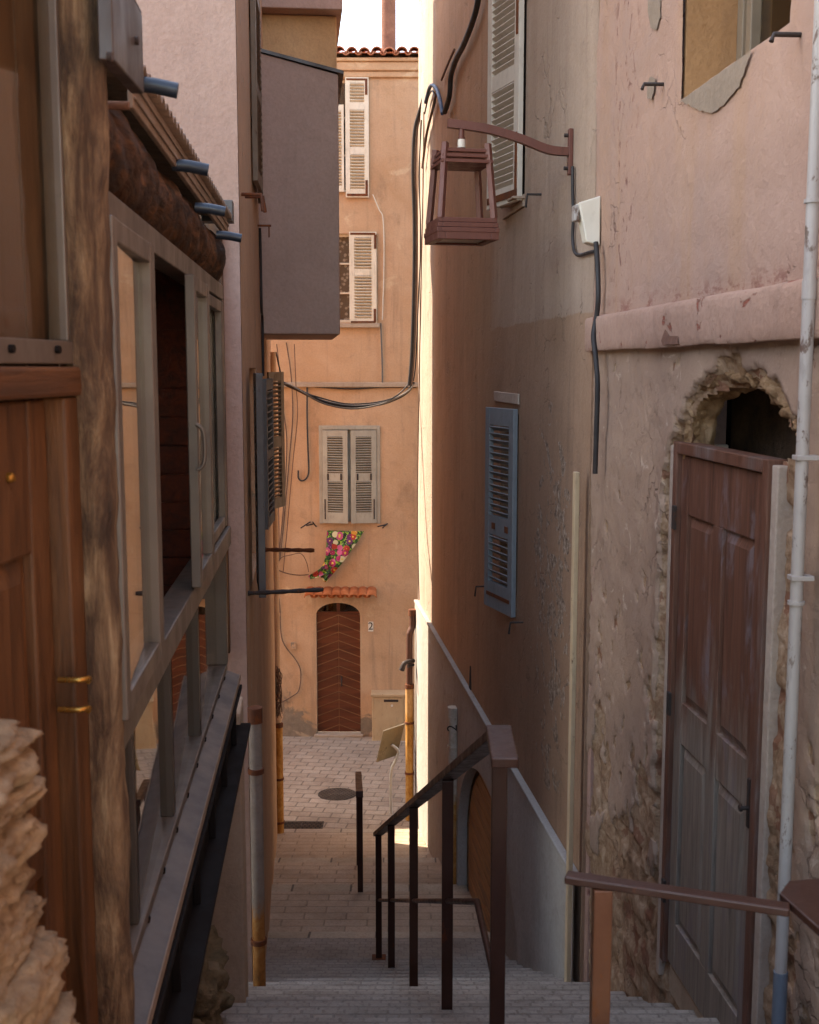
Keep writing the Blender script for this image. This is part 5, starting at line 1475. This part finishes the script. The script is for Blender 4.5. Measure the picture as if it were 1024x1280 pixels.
for lab, l, r_, m_ in (
    ('thin black wire tied left of the climbing bundle', [(527, 150), (524, 220), (526, 300), (523, 380), (520, 450), (517, 476)], .009, 'cable'),
    ('thin pale wire down the sunlit corner', [(530, 140), (529, 230), (527, 330), (524, 480), (522, 640), (524, 750)], .008, 'wire'),
    ('rusty wires dropping from the blue grey loop', [(545, 118), (540, 140), (533, 170), (528, 210)], .016, 'wire'),
    ('short slack loop beside the blue grey loop', [(531, 142), (536, 120), (541, 114), (544, 128), (537, 150), (530, 180)], .010, 'cable')):
    cable('cable', onw(MW, l, .04), r_, M[m_], lab)
g = MB(); rr = random.Random(3)
for k in range(9):
    q = [P(347 + rr.uniform(-2, 6), 838 + 9 * j + rr.uniform(-6, 6), 14.95 - .06 * rr.random()) for j in range(7)]
    g.tube(q, .006, 5, curve=4)
obj('wire_tangle', g, M['wire'], label='tangle of loose wires on the far left corner above the yellow pipe', cat='wires')

# ------------------------------------------------------------------ INFORMATION SIGN
yS = 15.9
sg = thing('information_sign', 'tilted information panel seen from behind on a bent pale post', 'sign', None, (P(490, 1040, yS).x, yS, stair_z(yS)))
bx = P(489, 1040, yS).x
g = MB().tube([(bx, yS, stair_z(yS) - .02), (bx, yS, P(489, 968, yS).z), (P(494, 952, yS).x, yS + .0, P(494, 952, yS).z), (P(498, 940, yS).x, yS + .03, P(498, 940, yS).z), (P(490, 930, yS).x, yS + .0, P(493, 931, yS).z)], .022, 10, curve=6); obj('post', g, M['signpost'], sg)
c4 = [P(479.5, 914, yS - .12), P(506, 905, yS - .08), P(497, 944, yS + .14), P(470.5, 953, yS + .10)]
nn = (c4[1] - c4[0]).cross(c4[2] - c4[1]).normalized() * .02
if nn.z < 0: nn = -nn
g = MB().add(c4 + [p + nn for p in c4], [(0, 1, 2, 3), (7, 6, 5, 4), (0, 4, 5, 1), (1, 5, 6, 2), (2, 6, 7, 3), (3, 7, 4, 0)]); obj('panel', g, M['signback'], sg, bev=.003)

# ------------------------------------------------------------------ light
el, k_ = R(48.5), Vector((-.894, .447, 0)).normalized()
S = Vector((k_.x * math.cos(el), k_.y * math.cos(el), math.sin(el)))
sun = bpy.data.lights.new('sun', 'SUN'); sun.energy = 2.0; sun.angle = R(.5); sun.color = (1, .96, .92)
so = bpy.data.objects.new('sun', sun); COL.objects.link(so); so.rotation_euler = S.to_track_quat('Z', 'Y').to_euler(); so.location = (-20, 10, 30)
w = bpy.data.worlds.new('World'); scene.world = w; w.use_nodes = True
t = w.node_tree; bg = t.nodes['Background']
sky = t.nodes.new('ShaderNodeTexSky'); sky.sky_type = 'NISHITA'; sky.sun_disc = False
sky.sun_elevation = el; sky.sun_rotation = math.atan2(S.x, S.y); sky.air_density = 1.0; sky.dust_density = .8; sky.ozone_density = 1.0
t.links.new(sky.outputs[0], bg.inputs[0]); bg.inputs[1].default_value = .15
vs = scene.view_settings
vs.view_transform = 'Standard'; vs.look = 'None'; vs.gamma = 1; vs.exposure = 2.83; vs.use_curve_mapping = False
try:
    vs.use_white_balance = True; vs.white_balance_temperature = 8300; vs.white_balance_tint = 10
except Exception as ex_: print('wb', ex_)
scene.cycles.max_bounces = 12; scene.cycles.diffuse_bounces = 8; scene.cycles.glossy_bounces = 4; scene.cycles.transparent_max_bounces = 12
scene.cycles.use_denoising = True
try: scene.cycles.denoiser = 'OPENIMAGEDENOISE'
except Exception: pass
